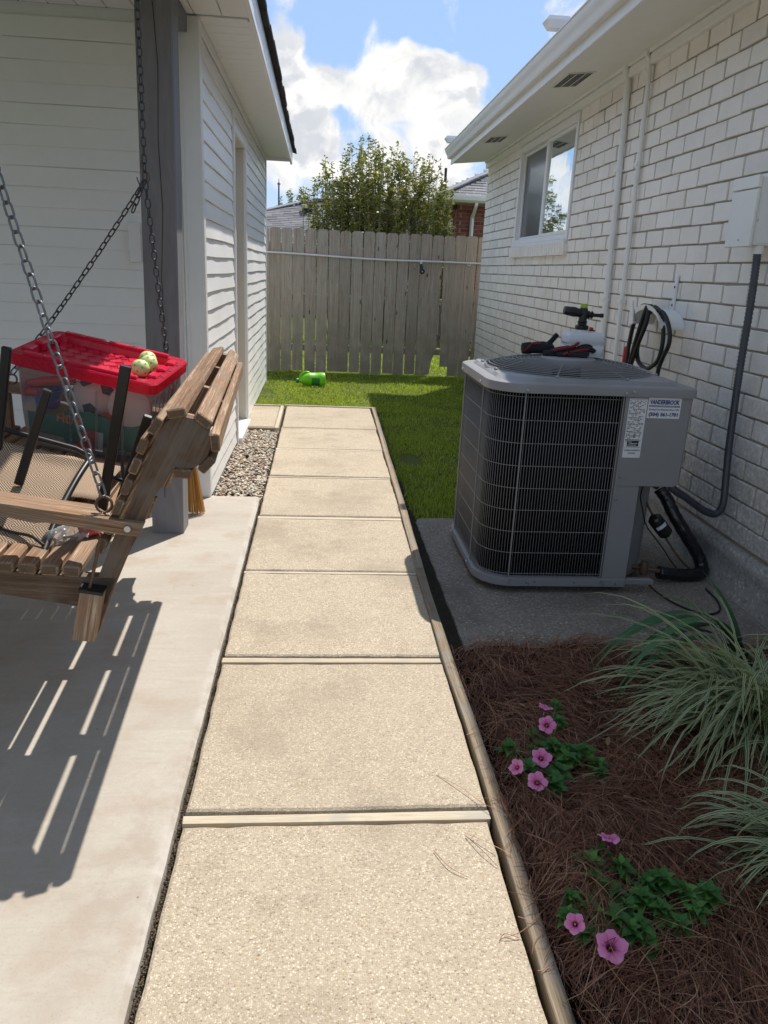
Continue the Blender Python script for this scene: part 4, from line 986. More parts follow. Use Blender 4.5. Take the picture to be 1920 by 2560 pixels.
# ------------------------------------------------------------------ crumpled clear bottle on the seat
bt = thing('water_bottle', 'crumpled clear plastic bottle with red label lying on the swing seat', 'bottle', SO, SWA); bt.scale = (SWS,)*3
b = MB(); lps = []; ax0, ax1 = Vector((-.425, .13, .567)), Vector((-.300, .25, .592)); ax = (ax1-ax0); axn = ax.normalized(); uu = axn.orthogonal().normalized(); ww = axn.cross(uu)
for i in range(26):
    t = i/25; r = .030*(1-.75*max(0, (t-.78)/.22)**1.3)*(min(1, .55+t*6)); r *= 1+.05*sin(i*2.1)
    lps.append([ax0+ax*t*1.25+(uu*cos(2*pi*k/20)+ww*sin(2*pi*k/20))*r*(1+random.uniform(-.09, .09)+.08*sin(k*2.3+i*.7)) for k in range(20)])
b.loops(lps, cap0=True, cap1=True); b.build('bottle_body', M['pet'], bt, smooth=50)
b = MB(); b.loops([[ax0+ax*(.72+.3*i/4)+(uu*cos(2*pi*k/20)+ww*sin(2*pi*k/20))*.0325 for k in range(20)] for i in range(5)]); b.build('label', M['redtoy'], bt, smooth=60)
b = MB(); b.lathe([(.013, .0), (.0135, .016), (.012, .018)], ax0+ax*1.24, axn, 14); b.build('cap', M['pvc'], bt, smooth=40)

# ================================================================== STORAGE BIN
be, bf = Vector((.974, -.153, -.167)).normalized(), Vector((.154, .977, .147)); bf = (bf-be*bf.dot(be)).normalized(); bn = be.cross(bf)
BO = Vector((-.842, 3.139, 1.010)); BM = (Matrix((be, bf, bn)).transposed()*SWS).to_4x4(); BM.translation = BO
bin_ = thing('storage_bin', 'big clear plastic tote with glossy red lid resting tilted on the swing', 'storage bin'); bin_.matrix_world = BM
def rrect(hx, hy, r, n=6, cx=0, cy=0):
    out = []
    for sx, sy, a0 in ((1, 1, 0), (-1, 1, 90), (-1, -1, 180), (1, -1, 270)):
        for k in range(n+1):
            a = rad(a0+90*k/n); out.append((cx+sx*(hx-r)+r*cos(a), cy+sy*(hy-r)+r*sin(a)))
    return out
def lift(pl, z): return [(x, y, z) for x, y in pl]
HX, HY, BH = .305, .205, .40
b = MB()
b.loops([lift(rrect(HX-.012, HY-.012, .035), -.052), lift(rrect(HX, HY, .04), -.045), lift(rrect(HX, HY, .04), -.006), lift(rrect(HX-.006, HY-.006, .038), 0), lift(rrect(HX-.045, HY-.045, .03), 0), lift(rrect(HX-.05, HY-.05, .028), -.004),
         lift(rrect(HX-.056, HY-.056, .026), -.030)], cap1=True)
b.build('lid', M['lidred'], bin_, smooth=30)
b = MB()
for k, (x, w) in enumerate(((-.2, .045), (-.11, .045), (.03, .08), (.16, .06))):
    for sy in (-1, 1): b.box(x-w, x+w, sy*(HY-.030)-.012, sy*(HY-.030)+.012, -.004, .012, .004)
for y, w in ((-.1, .03), (.0, .03), (.1, .03)):
    for sx in (-1, 1): b.box(sx*(HX-.045)-.020, sx*(HX-.045)+.020, y-w, y+w, -.03, .010, .005)
b.build('lid_rib', M['redplastic'], bin_)
b = MB(); n = 8
for i in range(n):
    for j in range(5):
        x = -.215+i*.0615; y = -.115+j*.0575
        b.obox((x, y, -.029), (1, .55, 0), (-.55, 1, 0), (0, 0, 1), .024, .0215, .003, .0015)
b.build('lid_tread', M['redplastic'], bin_)
b = MB(); 
for y in (-.09, .0, .09): b.box(HX-.022, HX-.010, y-.004, y+.006, .0005, .002)
b.build('lid_slot', M['blackink'], bin_)
b = MB(); lo = []
for z, ins in ((-.050, .022), (-.075, .020), (-.08, .026), (-.25, .036), (-BH+.02, .048), (-BH, .06)):
    pl = rrect(HX-ins, HY-ins, .035, 6)
    lo.append([(x*(1+(.004 if (k % 4 < 2) else 0)), y, z) for k, (x, y) in enumerate(pl)])
b.loops(lo, cap1=True); b.build('bin_body', M['clear'], bin_, smooth=35)
b = MB()
for k in range(7):
    y = -.14+k*.046
    b.beam((HX-.024, y, -.085), (HX-.044, y*.94, -BH+.04), .016, .006, (0, 1, 0), .002)
for k in range(3):
    x = -.05+k*.11; b.beam((x, -HY+.024, -.085), (x, -HY+.042, -BH+.05), .010, .005, (1, 0, 0), .002)
b.build('bin_rib', M['clear'], bin_)
def binp(x, y, z): return BM@Vector((x, y, z))
# printed label inside the front wall
def tilt_front(z): return -HY+.026+(-.08-z)*.075
b = MB(); z0, z1 = -.335, -.20
b.add([(-.235, tilt_front(z0)+.004, z0), (.14, tilt_front(z0)+.004, z0), (.14, tilt_front(z1)+.004, z1-.01), (.02, tilt_front(z1)+.004, z1+.012), (-.08, tilt_front(z1)+.004, z1-.03), (-.235, tilt_front(z1)+.004, z1-.045)], [(0, 1, 2, 3, 4, 5)]); lb = b.build('label', M['greenprint'], bin_)
b = MB(); b.add([(-.03, tilt_front(-.33)+.001, -.36), (.05, tilt_front(-.33)+.001, -.36), (.05, tilt_front(-.28)+.001, -.272), (.0, tilt_front(-.28)+.001, -.272)], [(0, 1, 2, 3)]); b.build('red_patch', M['redtoy'], lb)
b = MB(); b.add([(.052, tilt_front(-.33)+.001, -.36), (.085, tilt_front(-.33)+.001, -.36), (.085, tilt_front(-.28)+.001, -.272), (.052, tilt_front(-.28)+.001, -.272)], [(0, 1, 2, 3)]); b.build('white_patch', M['white'], lb)
def frontM(x, z): 
    m_ = Matrix.Rotation(rad(90), 4, 'X'); m_.translation = (x, tilt_front(z)-.0005, z); return m_
text_mesh('HDX', .052, M['orangeink'], 'lettering', lb, frontM(-.115, -.262), .0012)
text_mesh('27 gal', .024, M['white'], 'lettering', lb, frontM(-.05, -.385), .0008)
# things inside the bin
def put(name, label, cat, build, group=None):
    t = thing(name, label, cat, group=group); t.matrix_world = BM; build(t); return t
def sph(b, c, r, n=16, sq=(1, 1, 1)):
    c = Vector(c); lps = []
    for i in range(1, n//2):
        a = pi*i/(n//2); lps.append([c+Vector((r*sin(a)*cos(2*pi*k/n)*sq[0], r*sin(a)*sin(2*pi*k/n)*sq[1], r*cos(a)*sq[2])) for k in range(n)])
    b.loops(lps, cap0=True, cap1=True)
def f_ball(t):
    b = MB(); sph(b, (.0, -.05, -.165), .098, 24); b.build('ball_skin', M['pinkwhite'], t, smooth=180)
    c = Vector((.0, -.05, -.165))
    for d in ((.15, -1, -.25), (-.85, -.55, .1), (.8, -.5, .75), (-.25, -.6, .95), (.5, -.8, -.9), (-.6, -.7, -.75)):
        d = Vector(d).normalized(); u_ = d.orthogonal().normalized(); w_ = d.cross(u_)
        b = MB(); b.add([c+(d+(u_*cos(2*pi*k/5)+w_*sin(2*pi*k/5))*.33).normalized()*.0995 for k in range(5)]+[c+d*.1015], [(k, (k+1) % 5, 5) for k in range(5)]); b.build('dark_patch', M['navy'], t)
put('football', 'white football with dark patches inside the clear tote', 'ball', f_ball)
def f_bucket(col, c, r, h, rim=True, tilt=0.):
    def f(t):
        b = MB(); b.lathe([(r*.75, 0), (r, h), (r*1.08, h), (r*1.08, h+.008), (r*.94, h+.008), (r*.7, .01)], c, (tilt, 0, 1), 18); b.build('bucket_body', M[col], t, smooth=40)
        b = MB(); cc_ = Vector(c)+Vector((tilt*h, 0, h)); b.tube([cc_+Vector((r*cos(a), -r*.3*abs(sin(a))-.01, -.03-r*.25*sin(a))) for a in np.linspace(0, pi, 10)], .005, 6); b.build('bucket_handle', M['redtoy'], t, smooth=60)
    return f
put('toy_bucket', 'small blue toy bucket with red handle inside the left of the tote', 'bucket', f_bucket('blue', (-.205, -.06, -.25), .062, .075))
put('toy_bucket', 'small yellow and orange toy bucket low in the left of the tote', 'bucket', f_bucket('yellow', (-.17, -.07, -.345), .068, .085))
def f_bat(t):
    b = MB(); b.tube([(-.27, -.11, -.15), (-.20, -.10, -.128), (-.08, -.08, -.10)], [.014, .019, .022], 12); b.tube([(-.27, -.12, -.185), (-.18, -.10, -.17)], [.018, .016], 12); b.build('bat_grip', M['redtoy'], t, smooth=60)
put('toy_bat', 'dark red foam bat lying under the lid at the left of the tote', 'toy bat', f_bat)
def f_disc(t):
    b = MB(); b.lathe([(.02, 0), (.085, 0), (.09, .01), (.085, .02), (.02, .02)], (.16, -.08, -.16), (.25, -1, .1), 24); b.build('ring_body', M['pinkwhite'], t, smooth=40)
put('toy_ring', 'pale round toy ring at the right inside the clear tote', 'toy', f_disc)
def f_box2(t):
    b = MB(); b.obox((.05, -.04, -.29), (1, .2, 0), (-.2, 1, 0), (0, 0, 1), .16, .08, .075, .01); b.build('box_body', M['greenprint'], t)
put('green_box', 'dark green carton at the bottom of the clear tote', 'box', f_box2)
def f_box3(t):
    b = MB(); b.obox((.03, -.06, -.24), (1, -.3, .2), (.3, 1, 0), (-.2, 0, 1), .09, .05, .03, .01); b.build('toy_body', M['redtoy'], t)
put('red_toy', 'red plastic toy piece in the middle of the clear tote', 'toy', f_box3)
# perforated balls on the lid
def pball(c, lb):
    t = thing('perforated_ball', lb, 'ball', group='perforated plastic balls on the red lid'); t.location = c; t.scale = (SWS,)*3
    b = MB(); sph(b, (0, 0, 0), .037, 22); b.build('ball_shell', M['ball'], t, smooth=180)
    n = 26
    for k in range(n):
        z = 1-2*(k+.5)/n; a = k*2.39996; d = Vector((math.sqrt(1-z*z)*cos(a), math.sqrt(1-z*z)*sin(a), z)); u_ = d.orthogonal().normalized(); w_ = d.cross(u_)
        b = MB(); b.add([d*.0372+(u_*cos(2*pi*q/10)+w_*sin(2*pi*q/10))*.0046 for q in range(10)], [tuple(range(10))]); b.build('hole', M['lime'], t)
pball(binp(.172, .055, .009), 'pale green perforated ball farthest back of the three on the red lid')
pball(binp(.196, .006, .009), 'pale green perforated ball in the middle of the three on the red lid')
pball(binp(.190, -.070, .009), 'pale green perforated ball nearest the front edge of the red lid')

# ================================================================== CONDENSER
ac = thing('air_conditioner', 'grey square air conditioning condenser with wire grille on a concrete pad', 'air conditioner', (0, 0, 0))
AX0, AX1, AY0, AY1 = .762, 1.668, 3.275, 4.18; ZB, ZL, ZT = .0, .899, .940
def arc(cx, cy, r, a0, a1, n=8): return [(cx+r*cos(rad(a0+(a1-a0)*k/n)), cy+r*sin(rad(a0+(a1-a0)*k/n))) for k in range(n+1)]
def outline(i, full=True):   # ccw from front right
    r = .15
    body = [(AX0+.012+i, AY0+.012+i)]
    return None
gp = [(1.352, AY0+.014)]+arc(AX0+.16, AY0+.164, .15, 270, 180, 12)+arc(AX0+.16, AY1-.16, .15, 180, 90, 10)+[(1.50, AY1-.01)]
def resample(P, step):
    out = []; acc = 0; nxt = 0; L = 0
    for a, b_ in zip(P, P[1:]):
        d = math.hypot(b_[0]-a[0], b_[1]-a[1])
        while nxt <= L+d:
            t = (nxt-L)/d; out.append((a[0]+(b_[0]-a[0])*t, a[1]+(b_[1]-a[1])*t)); nxt += step
        L += d
    return out
wires = resample(gp, .0132)
wm = MB(); wm.tube([(0, 0, .040), (0, 0, .893)], .0012, 5); wme = wm.mesh('grille_wire', M['wire'], smooth=180)
for (x, y) in wires: inst(wme, 'grille_wire', ac, (x, y, 0))
for k in range(9):
    z = .052+k*.1035; b = MB(); b.tube([(x, y, z) for x, y in resample(gp, .03)], .0014, 5); b.build('grille_wire', M['wire'], ac, smooth=180)
for (x, y) in ((.905, AY0+.008), (AX0+.004, 3.52), (1.345, AY0+.006), (AX0+.004, 3.98)):
    b = MB(); b.tube([(x, y, .03), (x, y, .905)], .0028, 8); b.build('grille_strap', M['wire'], ac, smooth=60)
    for z in (.022, .912): 
        b = MB(); dx = (0, -1, 0) if y < 3.4 else (-1, 0, 0); b.lathe([(.0, .006), (.006, .005), (.007, 0)], (x if y < 3.4 else AX0-.011, AY0-.011 if y < 3.4 else y, z), dx, 10); b.build('screw', M['screw'], ac, smooth=40)
# dark coil behind the wires
gi = [(x+(.030 if x < 1.0 else 0)*(1 if x < .95 else .5), y) for x, y in gp]
b = MB(); ci = [(1.352, AY0+.035)]+arc(AX0+.17, AY0+.17, .135, 270, 180, 12)+arc(AX0+.17, AY1-.17, .135, 180, 90, 8)+[(1.60, AY1-.035)]
b.loops([[(x, y, .03) for x, y in ci], [(x, y, .91) for x, y in ci]], closed=False); b.build('coil', M['acdark'], ac, smooth=60)
# base pan with feet
pan = [(AX1-.20, AY0-.004)]+arc(AX0+.165, AY0+.165, .17, 270, 180, 14)+arc(AX0+.165, AY1-.165, .17, 180, 90, 10)+[(AX1-.02, AY1+.005), (AX1-.02, AY0+.24), (1.49, AY0+.10)]
pan = pan[::-1]
cxp, cyp = 1.2, 3.72
b = MB(); b.loops([[(x, y, -.004) for x, y in pan], [(x, y, .030) for x, y in pan], [(cxp+(x-cxp)*.985, cyp+(y-cyp)*.985, .034) for x, y in pan]], cap0=True, cap1=True); b.build('base_pan', M['acgrey'], ac, smooth=40)
b = MB()
for x in (.99, 1.03, 1.0, 1.22, 1.42): b.lathe([(.0, .0015), (.0035, .001), (.0035, 0)], (x, AY0-.004, .006+random.random()*.014), (0, -1, 0), 8)
b.build('drain_hole', M['blackink'], ac)
for x, y in ((.90, 3.42), (1.45, 3.45), (.90, 4.05), (1.5, 4.05)):
    b = MB(); b.lathe([(.03, -.04), (.03, -.004)], (x, y, 0), (0, 0, 1), 14); b.build('foot', M['rubber'], ac)
# corner panel, recess and upper service box
b = MB(); b.prism([(1.353, .030), (1.470, .030), (1.470, .492), (1.353, .492)], lambda p, q: (p, AY0+.004, q), lambda p, q: (p, AY0+.016, q)); b.build('corner_panel', M['acgrey'], ac)
rec = [(1.472, AY0+.006), (1.505, AY0+.12), (1.60, AY0+.20), (1.62, AY0+.23), (1.62, AY1-.02)]
b = MB(); b.loops([[(x, y, .03) for x, y in rec], [(x, y, .50) for x, y in rec]], closed=False); b.build('recessed_panel', M['acgrey'], ac)
b = MB(); bx0, bx1 = 1.352, AX1-.006; z0, z1 = .492, ZL+.01
pr = [(bx0, AY0+.0), (bx1-.012, AY0+.0), (bx1, AY0+.012), (bx1, AY0+.30), (bx0, AY0+.30)]
prb = [(x if x < bx1-.02 else x-.016, y) for x, y in pr]
b.loops([[(x-(.02 if x > 1.5 else 0), y, z0) for x, y in pr], [(x-(.003 if x > 1.5 else 0), y, z0+.018) for x, y in pr], [(x, y, z1) for x, y in pr]], cap0=True, cap1=True); b.build('service_panel', M['acgrey'], ac)
b = MB(); b.box(AX1-.03, AX1-.006, AY0+.302, AY1-.03, .03, ZL+.01); b.build('side_panel', M['acgrey'], ac)
for (x, z) in ((1.372, .535), (1.366, .43), (1.378, .921), (1.36, .012), (1.345, .018)):
    b = MB(); b.lathe([(.0, .006), (.0055, .005), (.0065, 0)], (x, AY0-(.012 if z > .91 else .003), z), (0, -1, 0), 10); b.build('screw', M['screw'], ac, smooth=40)
b = MB(); b.box(1.47, 1.60, AY0+.0, AY0+.028, .004, .034, .004); b.box(1.595, 1.61, AY0-.002, AY0+.03, .006, .028, .003); b.build('pan_bracket', M['acgrey'], ac)
# lid with round opening, wire guard
GCX, GCY = (AX0+AX1)/2, (AY0+AY1)/2
def rr(hx, hy, r, chf, n=24):
    # rectangle with large radius on the left corners, small on the right
    pts = []
    for sx, sy, a0 in ((1, 1, 0), (-1, 1, 90), (-1, -1, 180), (1, -1, 270)):
        R_ = r if sx < 0 else chf
        for k in range(7): a = rad(a0+90*k/6); pts.append((GCX+sx*(hx-R_)+R_*cos(a), GCY+sy*(hy-R_)+R_*sin(a)))
        ex_, ey_ = pts[-1]
        nx = {(1, 1): (-1, 1), (-1, 1): (-1, -1), (-1, -1): (1, -1), (1, -1): (1, 1)}[(sx, sy)]
        Rn = r if nx[0] < 0 else chf; a = rad(a0+90); tx, ty = GCX+nx[0]*(hx-Rn)+Rn*cos(a), GCY+nx[1]*(hy-Rn)+Rn*sin(a)
        for k in range(1, 12): pts.append((ex_+(tx-ex_)*k/12, ey_+(ty-ey_)*k/12))
    return pts
hx, hy = (AX1-AX0)/2+.010, (AY1-AY0)/2+.010
o0 = rr(hx, hy, .17, .035); 
def circ(P, R_): return [(GCX+R_*cos(math.atan2(y-GCY, x-GCX)), GCY+R_*sin(math.atan2(y-GCY, x-GCX))) for x, y in P]
inn = rr(hx-.05, hy-.05, .16, .05); inn2 = rr(hx-.065, hy-.065, .155, .05)
b = MB(); b.loops([lift(rr(hx-.01, hy-.01, .16, .03), ZL+.004), lift(o0, ZL), lift(o0, ZT-.010), lift(rr(hx-.003, hy-.003, .168, .034), ZT-.003), lift(rr(hx-.010, hy-.010, .165, .032), ZT), lift(inn, ZT+.002), lift(inn2, ZT+.018), lift(circ(o0, .392), ZT+.022), lift(circ(o0, .386), ZT+.014), lift(circ(o0, .384), ZT-.06)])
b.build('top_cover', M['acgrey'], ac, smooth=40)
b = MB(); b.lathe([(.385, .60), (.385, .72)], (GCX, GCY, 0), (0, 0, 1), 40); b.build('fan_shroud', M['acdark'], ac, smooth=60)
for k in range(15):
    R_ = .135+k*.0188; z = ZT+.024+.046*(1-(R_/.405)**3.2); b = MB(); nn = 64; b.tube([(GCX+R_*cos(2*pi*i/nn), GCY+R_*sin(2*pi*i/nn), z) for i in range(nn)], .0022, 5, closed=True); b.build('guard_ring', M['wire'], ac, smooth=180)
for k in range(8):
    a = rad(22+k*45); b = MB(); pts = []
    for i in range(8):
        R_ = .11+.30*i/7; z = ZT+.0205+.046*(1-(R_/.405)**3.2); pts.append((GCX+R_*cos(a), GCY+R_*sin(a), z))
    pts.append((GCX+.425*cos(a), GCY+.425*sin(a), ZT+.022)); b.tube(pts, .0032, 6); b.lathe([(.009, 0), (.009, .006), (.004, .009)], (GCX+.418*cos(a), GCY+.418*sin(a), ZT+.020), (0, 0, 1), 8); b.build('guard_spoke', M['wire'], ac, smooth=60)
b = MB(); b.lathe([(.135, ZT+.064), (.135, ZT+.070), (.125, ZT+.075), (.05, ZT+.077)], (GCX, GCY, 0), (0, 0, 1), 36); b.build('motor_plate', M['acgrey'], ac, smooth=40)
b = MB(); b.lathe([(.07, .80), (.07, ZT+.06)], (GCX, GCY, 0), (0, 0, 1), 20); b.build('fan_motor', M['acdark'], ac, smooth=40)
for k in range(4):
    a0 = rad(30+90*k); b = MB(); lps = []
    for i in range(7):
        R_ = .09+.27*i/6; half = .16+.26*i/6; lps.append([(GCX+R_*cos(a0+half*s_), GCY+R_*sin(a0+half*s_), .835+.045*s_) for s_ in np.linspace(-1, 1, 7)])
    b.loops(lps, closed=False); o = b.build('fan_blade', M['acgrey'], ac, smooth=180); md = o.modifiers.new('t', 'SOLIDIFY'); md.thickness = .003
# labels
yf = AY0-.0012
b = MB(); b.loops([[(x, AY0+.0005, z) for x, z in rrect(.041, .133, .004, 3, 1.409, .757)], [(x, yf, z) for x, z in rrect(.041, .133, .004, 3, 1.409, .757)]], cap1=True); npl = b.build('data_label', M['white'], ac)
def fM(x, z, y=yf-.0006): m_ = Matrix.Rotation(rad(90), 4, 'X'); m_.translation = (x, y, z); return m_
b = MB()
for i in range(30):
    z = .880-i*.0062; x = 1.372
    if z < .70: break
    while x < 1.442:
        w = random.uniform(.003, .013)
        if random.random() < .62 and x+w < 1.445: b.box(x, x+w, yf-.0006, yf-.0002, z-.0014, z+.0014)
        x += w+.003
for z in (.887, .742, .705, .672): b.box(1.372, 1.446, yf-.0006, yf-.0002, z-.0005, z+.0005)
o = b.build('fine_print', M['blackink'], npl); o['kind'] = 'stuff'
b = MB(); b.box(1.382, 1.435, yf-.0006, yf-.0001, .676, .702, .0001); b.build('dark_emblem', M['blackink'], npl)
b = MB()
for z, xa, xb in ((.696, 1.386, 1.404), (.689, 1.392, 1.431), (.682, 1.386, 1.425)): b.box(xa, xb, yf-.001, yf-.0007, z-.0012, z+.0012)
b.build('emblem_line', M['white'], npl)
b = MB(); b.tube([(1.411+.006*cos(a), yf-.0006, .722+.006*sin(a)) for a in np.linspace(0, 2*pi, 16)[:-1]], .0007, 4, closed=True); b.build('round_mark', M['blackink'], npl)
text_mesh('Installation Prohibited in', .011, M['blackink'], 'lettering', npl, fM(1.373, .655), .0002, .072)
text_mesh('Southwest', .011, M['blackink'], 'lettering', npl, fM(1.392, .642), .0002, .034)
text_mesh('UL', .006, M['blackink'], 'lettering', npl, fM(1.408, .7195), .0001)
b = MB(); b.loops([[(x, AY0+.0005, z) for x, z in rrect(.075, .0455, .003, 3, 1.530, .851)], [(x, yf, z) for x, z in rrect(.075, .0455, .003, 3, 1.530, .851)]], cap1=True); dl = b.build('dealer_sticker', M['white'], ac)
text_mesh('VANDERBROOK', .026, M['ink'], 'lettering', dl, fM(1.462, .869), .0012, .136)
b = MB(); b.box(1.460, 1.600, yf-.0006, yf-.0001, .856, .863); b.build('blue_bar', M['ink'], dl)
text_mesh('AIR CONDITIONING & HEATING, INC.', .0065, M['white'], 'lettering', dl, fM(1.463, .8573, yf-.0010), .0001, .134)
text_mesh('Earning Your Business Since 1936', .010, M['ink'], 'lettering', dl, fM(1.461, .8415), .0003, .137)
text_mesh('(504) 361-1701', .021, M['ink'], 'lettering', dl, fM(1.462, .816), .0010, .134)
b = MB(); xs_ = AX1-.006
b.add([(xs_+.001, AY0+.02, .60), (xs_+.001, AY0+.085, .60), (xs_+.001, AY0+.085, .845), (xs_+.001, AY0+.02, .845)], [(0, 1, 2, 3)]); wl = b.build('warning_label', M['white'], ac)
b = MB(); b.box(xs_+.0012, xs_+.002, AY0+.022, AY0+.083, .82, .843); b.build('orange_band', M['orangeink'], wl)
b = MB(); b.box(xs_+.0012, xs_+.002, AY0+.022, AY0+.083, .668, .676); b.build('yellow_band', M['yellowink'], wl)
b = MB()
for i in range(32):
    z = .812-i*.0066
    if .66 < z < .68 or z < .605: continue
    y_ = AY0+.024
    while y_ < AY0+.078:
        w = random.uniform(.004, .014)
        if random.random() < .7: b.box(xs_+.0012, xs_+.002, y_, min(y_+w, AY0+.082), z-.0014, z+.0014)
        y_ += w+.003
o = b.build('fine_print', M['blackink'], wl); o['kind'] = 'stuff'

# refrigerant lines, drier, cables
rl = thing('refrigerant_line', 'black tape wrapped refrigerant line bending on the pad beside the wall', 'pipe')
pts = smoothpath([(1.73, 3.62, .39), (1.765, 3.60, .345), (1.80, 3.56, .27), (1.86, 3.53, .18), (1.93, 3.51, .08), (1.955, 3.49, .02), (1.94, 3.46, -.002), (1.87, 3.44, -.008), (1.78, 3.43, .0), (1.70, 3.42, .012)], 7)
b = MB(); b.tube(pts, [.0325+.0010*sin(i*1.7)+random.uniform(-.0008, .0008) for i in range(len(pts))], 14); b.build('wrapped_pipe', M['tape'], rl, smooth=180)
for i in range(6, len(pts)-4, 6):
    b = MB(); d = (pts[i+1]-pts[i-1]).normalized(); u_ = d.orthogonal().normalized(); w_ = d.cross(u_); b.tube([pts[i]+(u_*cos(a)+w_*sin(a))*.0330+d*.010*sin(a) for a in np.linspace(0, 2*pi, 14)[:-1]], .0013, 5, closed=True); b.build('tape_edge', M['tape'], rl, smooth=180)
b = MB(); b.tube(smoothpath([(1.60, 3.52, .46), (1.66, 3.58, .43), (1.71, 3.61, .40)], 5), .014, 10); b.build('bare_pipe', M['rust'], rl, smooth=60)
b = MB(); b.tube([(1.56, 3.46, .03), (1.62, 3.43, .03), (1.70, 3.42, .02)], .012, 10); b.lathe([(.018, -.02), (.021, 0), (.021, .03), (.014, .05)], (1.62, 3.42, .02), (0, .1, 1), 14); b.build('service_valve', M['rust'], rl, smooth=50)
b = MB(); b.tube(smoothpath([(1.60, 3.55, .40), (1.66, 3.54, .30), (1.75, 3.50, .16), (1.83, 3.48, .06), (1.90, 3.50, .0)], 6), .0055, 8); b.build('thin_pipe', M['rust'], rl, smooth=60)
b = MB(); d0 = Vector((1.665, 3.50, .275)); d1 = Vector((1.745, 3.49, .185)); dd = (d1-d0).normalized(); L_ = (d1-d0).length
b.lathe([(.008, -.012), (.020, -.004), (.034, .008), (.036, .02), (.036, L_-.02), (.034, L_-.008), (.020, L_+.004), (.008, L_+.012)], d0, dd, 20); b.build('filter_drier', M['tape'], rl, smooth=40)
b = MB(); u_ = Vector((-.2, -1, .1)); u_ = (u_-dd*u_.dot(dd)).normalized(); w_ = dd.cross(u_)
b.loops([[d0+dd*(.045+.018*j)+(u_*cos(a)+w_*sin(a))*.0366 for a in np.linspace(-.9, .7, 7)] for j in range(2)], closed=False); b.build('drier_label', M['white'], rl)
cb = thing('thin_cable', 'thin black cable hanging down the grey side panel and looping on the concrete', 'cable')
b = MB(); b.tube(smoothpath([(1.53, 3.36, .49), (1.525, 3.37, .42), (1.545, 3.37, .35), (1.585, 3.40, .27), (1.65, 3.45, .20), (1.72, 3.48, .13), (1.80, 3.52, .04), (1.87, 3.55, -.03)], 7), .0032, 6); b.tube(smoothpath([(1.58, 3.32, .02), (1.62, 3.25, -.02), (1.68, 3.12, -.033), (1.76, 3.04, -.034), (1.84, 3.07, -.034), (1.89, 3.18, -.034), (1.90, 3.32, -.03)], 7), .0045, 6)
b.build('cable_run', M['rubber'], cb, smooth=180)

# foam sprayer bottle on the fan guard
fc = thing('sprayer_bottle', 'white sprayer bottle with black nozzle head and lime knob on the condenser', 'sprayer bottle', (1.297, 3.78, ZT+.076), rad(0))
S_ = .195
b = MB(); b.loops([lift(rrect(.094, .045, .018), 0), lift(rrect(.100, .05, .02), .012), lift(rrect(.100, .05, .02), .045), lift(rrect(.094, .046, .02), .052), lift(rrect(.094, .046, .02), .062), lift(rrect(.100, .05, .02), .069), lift(rrect(.100, .05, .02), .100), lift(rrect(.09, .042, .03), .116), lift(rrect(.032, .03, .029, cx=-.012), .120), lift(rrect(.026, .026, .025, cx=-.012), .134)], cap0=True, cap1=True); b.build('bottle_body', M['bottlewhite'], fc, smooth=40)
b = MB(); b.lathe([(.031, .128), (.033, .134), (.033, .146), (.022, .152), (.022, .160), (.024, .163), (.024, .168), (.020, .170), (.021, .225), (.017, .232)], (-.012, 0, 0), (0, 0, 1), 20)
b.lathe([(.020, -.01), (.020, .03), (.024, .045), (.020, .095), (.018, .098)], (-.012, 0, .205), (-1, 0, .12), 16)
b.lathe([(.014, 0), (.014, .022), (.019, .024), (.019, .030), (.013, .033), (.013, .038), (.018, .040), (.018, .046), (.009, .05), (.0085, .084), (.0105, .086), (.0105, .100)], (-.012, 0, .2), (1, 0, -.02), 14); b.build('nozzle_head', M['black'], fc, smooth=35)
b = MB(); b.lathe([(.017, .0), (.0175, .004), (.0175, .018), (.015, .022)], (-.012, 0, .228), (0, 0, 1), 14); b.build('knob', M['lime'], fc, smooth=40)
b = MB(); b.box(.025, .055, -.012, .012, .122, .128, .002); b.build('catch_plate', M['black'], fc)
b = MB(); b.box(.028, .036, -.008, .008, .128, .142, .003); b.box(.039, .046, -.008, .008, .128, .140, .003); b.build('red_catch', M['redtoy'], fc)

# work gloves
def glove(name, lb, loc, fingers, palm, cuff, reds, rz=0):
    t = thing('work_glove', lb, 'glove', loc, rz, group='work gloves on the fan guard')
    b = MB(); b.tube(palm[0], palm[1], 14)
    for pts, r in fingers: b.tube(smoothpath(pts, 3), r if isinstance(r, float) else r[0], 9)
    for v_ in range(len(b.v)): b.v[v_] = (b.v[v_][0], b.v[v_][1], max(.002, b.v[v_][2]))
    o = b.build(name, M['gloveblack'], t, smooth=180)
    md = o.modifiers.new('r', 'REMESH'); md.mode = 'VOXEL'; md.voxel_size = .0032; md.use_smooth_shade = True
    sm = o.modifiers.new('s', 'SMOOTH'); sm.iterations = 4
    b = MB(); b.tube(cuff[0], cuff[1], 14); b.build('cuff', M['gloveblack'], t, smooth=60)
    for pts, r in reds:
        b = MB(); b.tube(smoothpath(pts, 4), r, 9); b.build('red_panel', M['glovered'], t, smooth=180)
    return t
gz = ZT+.072
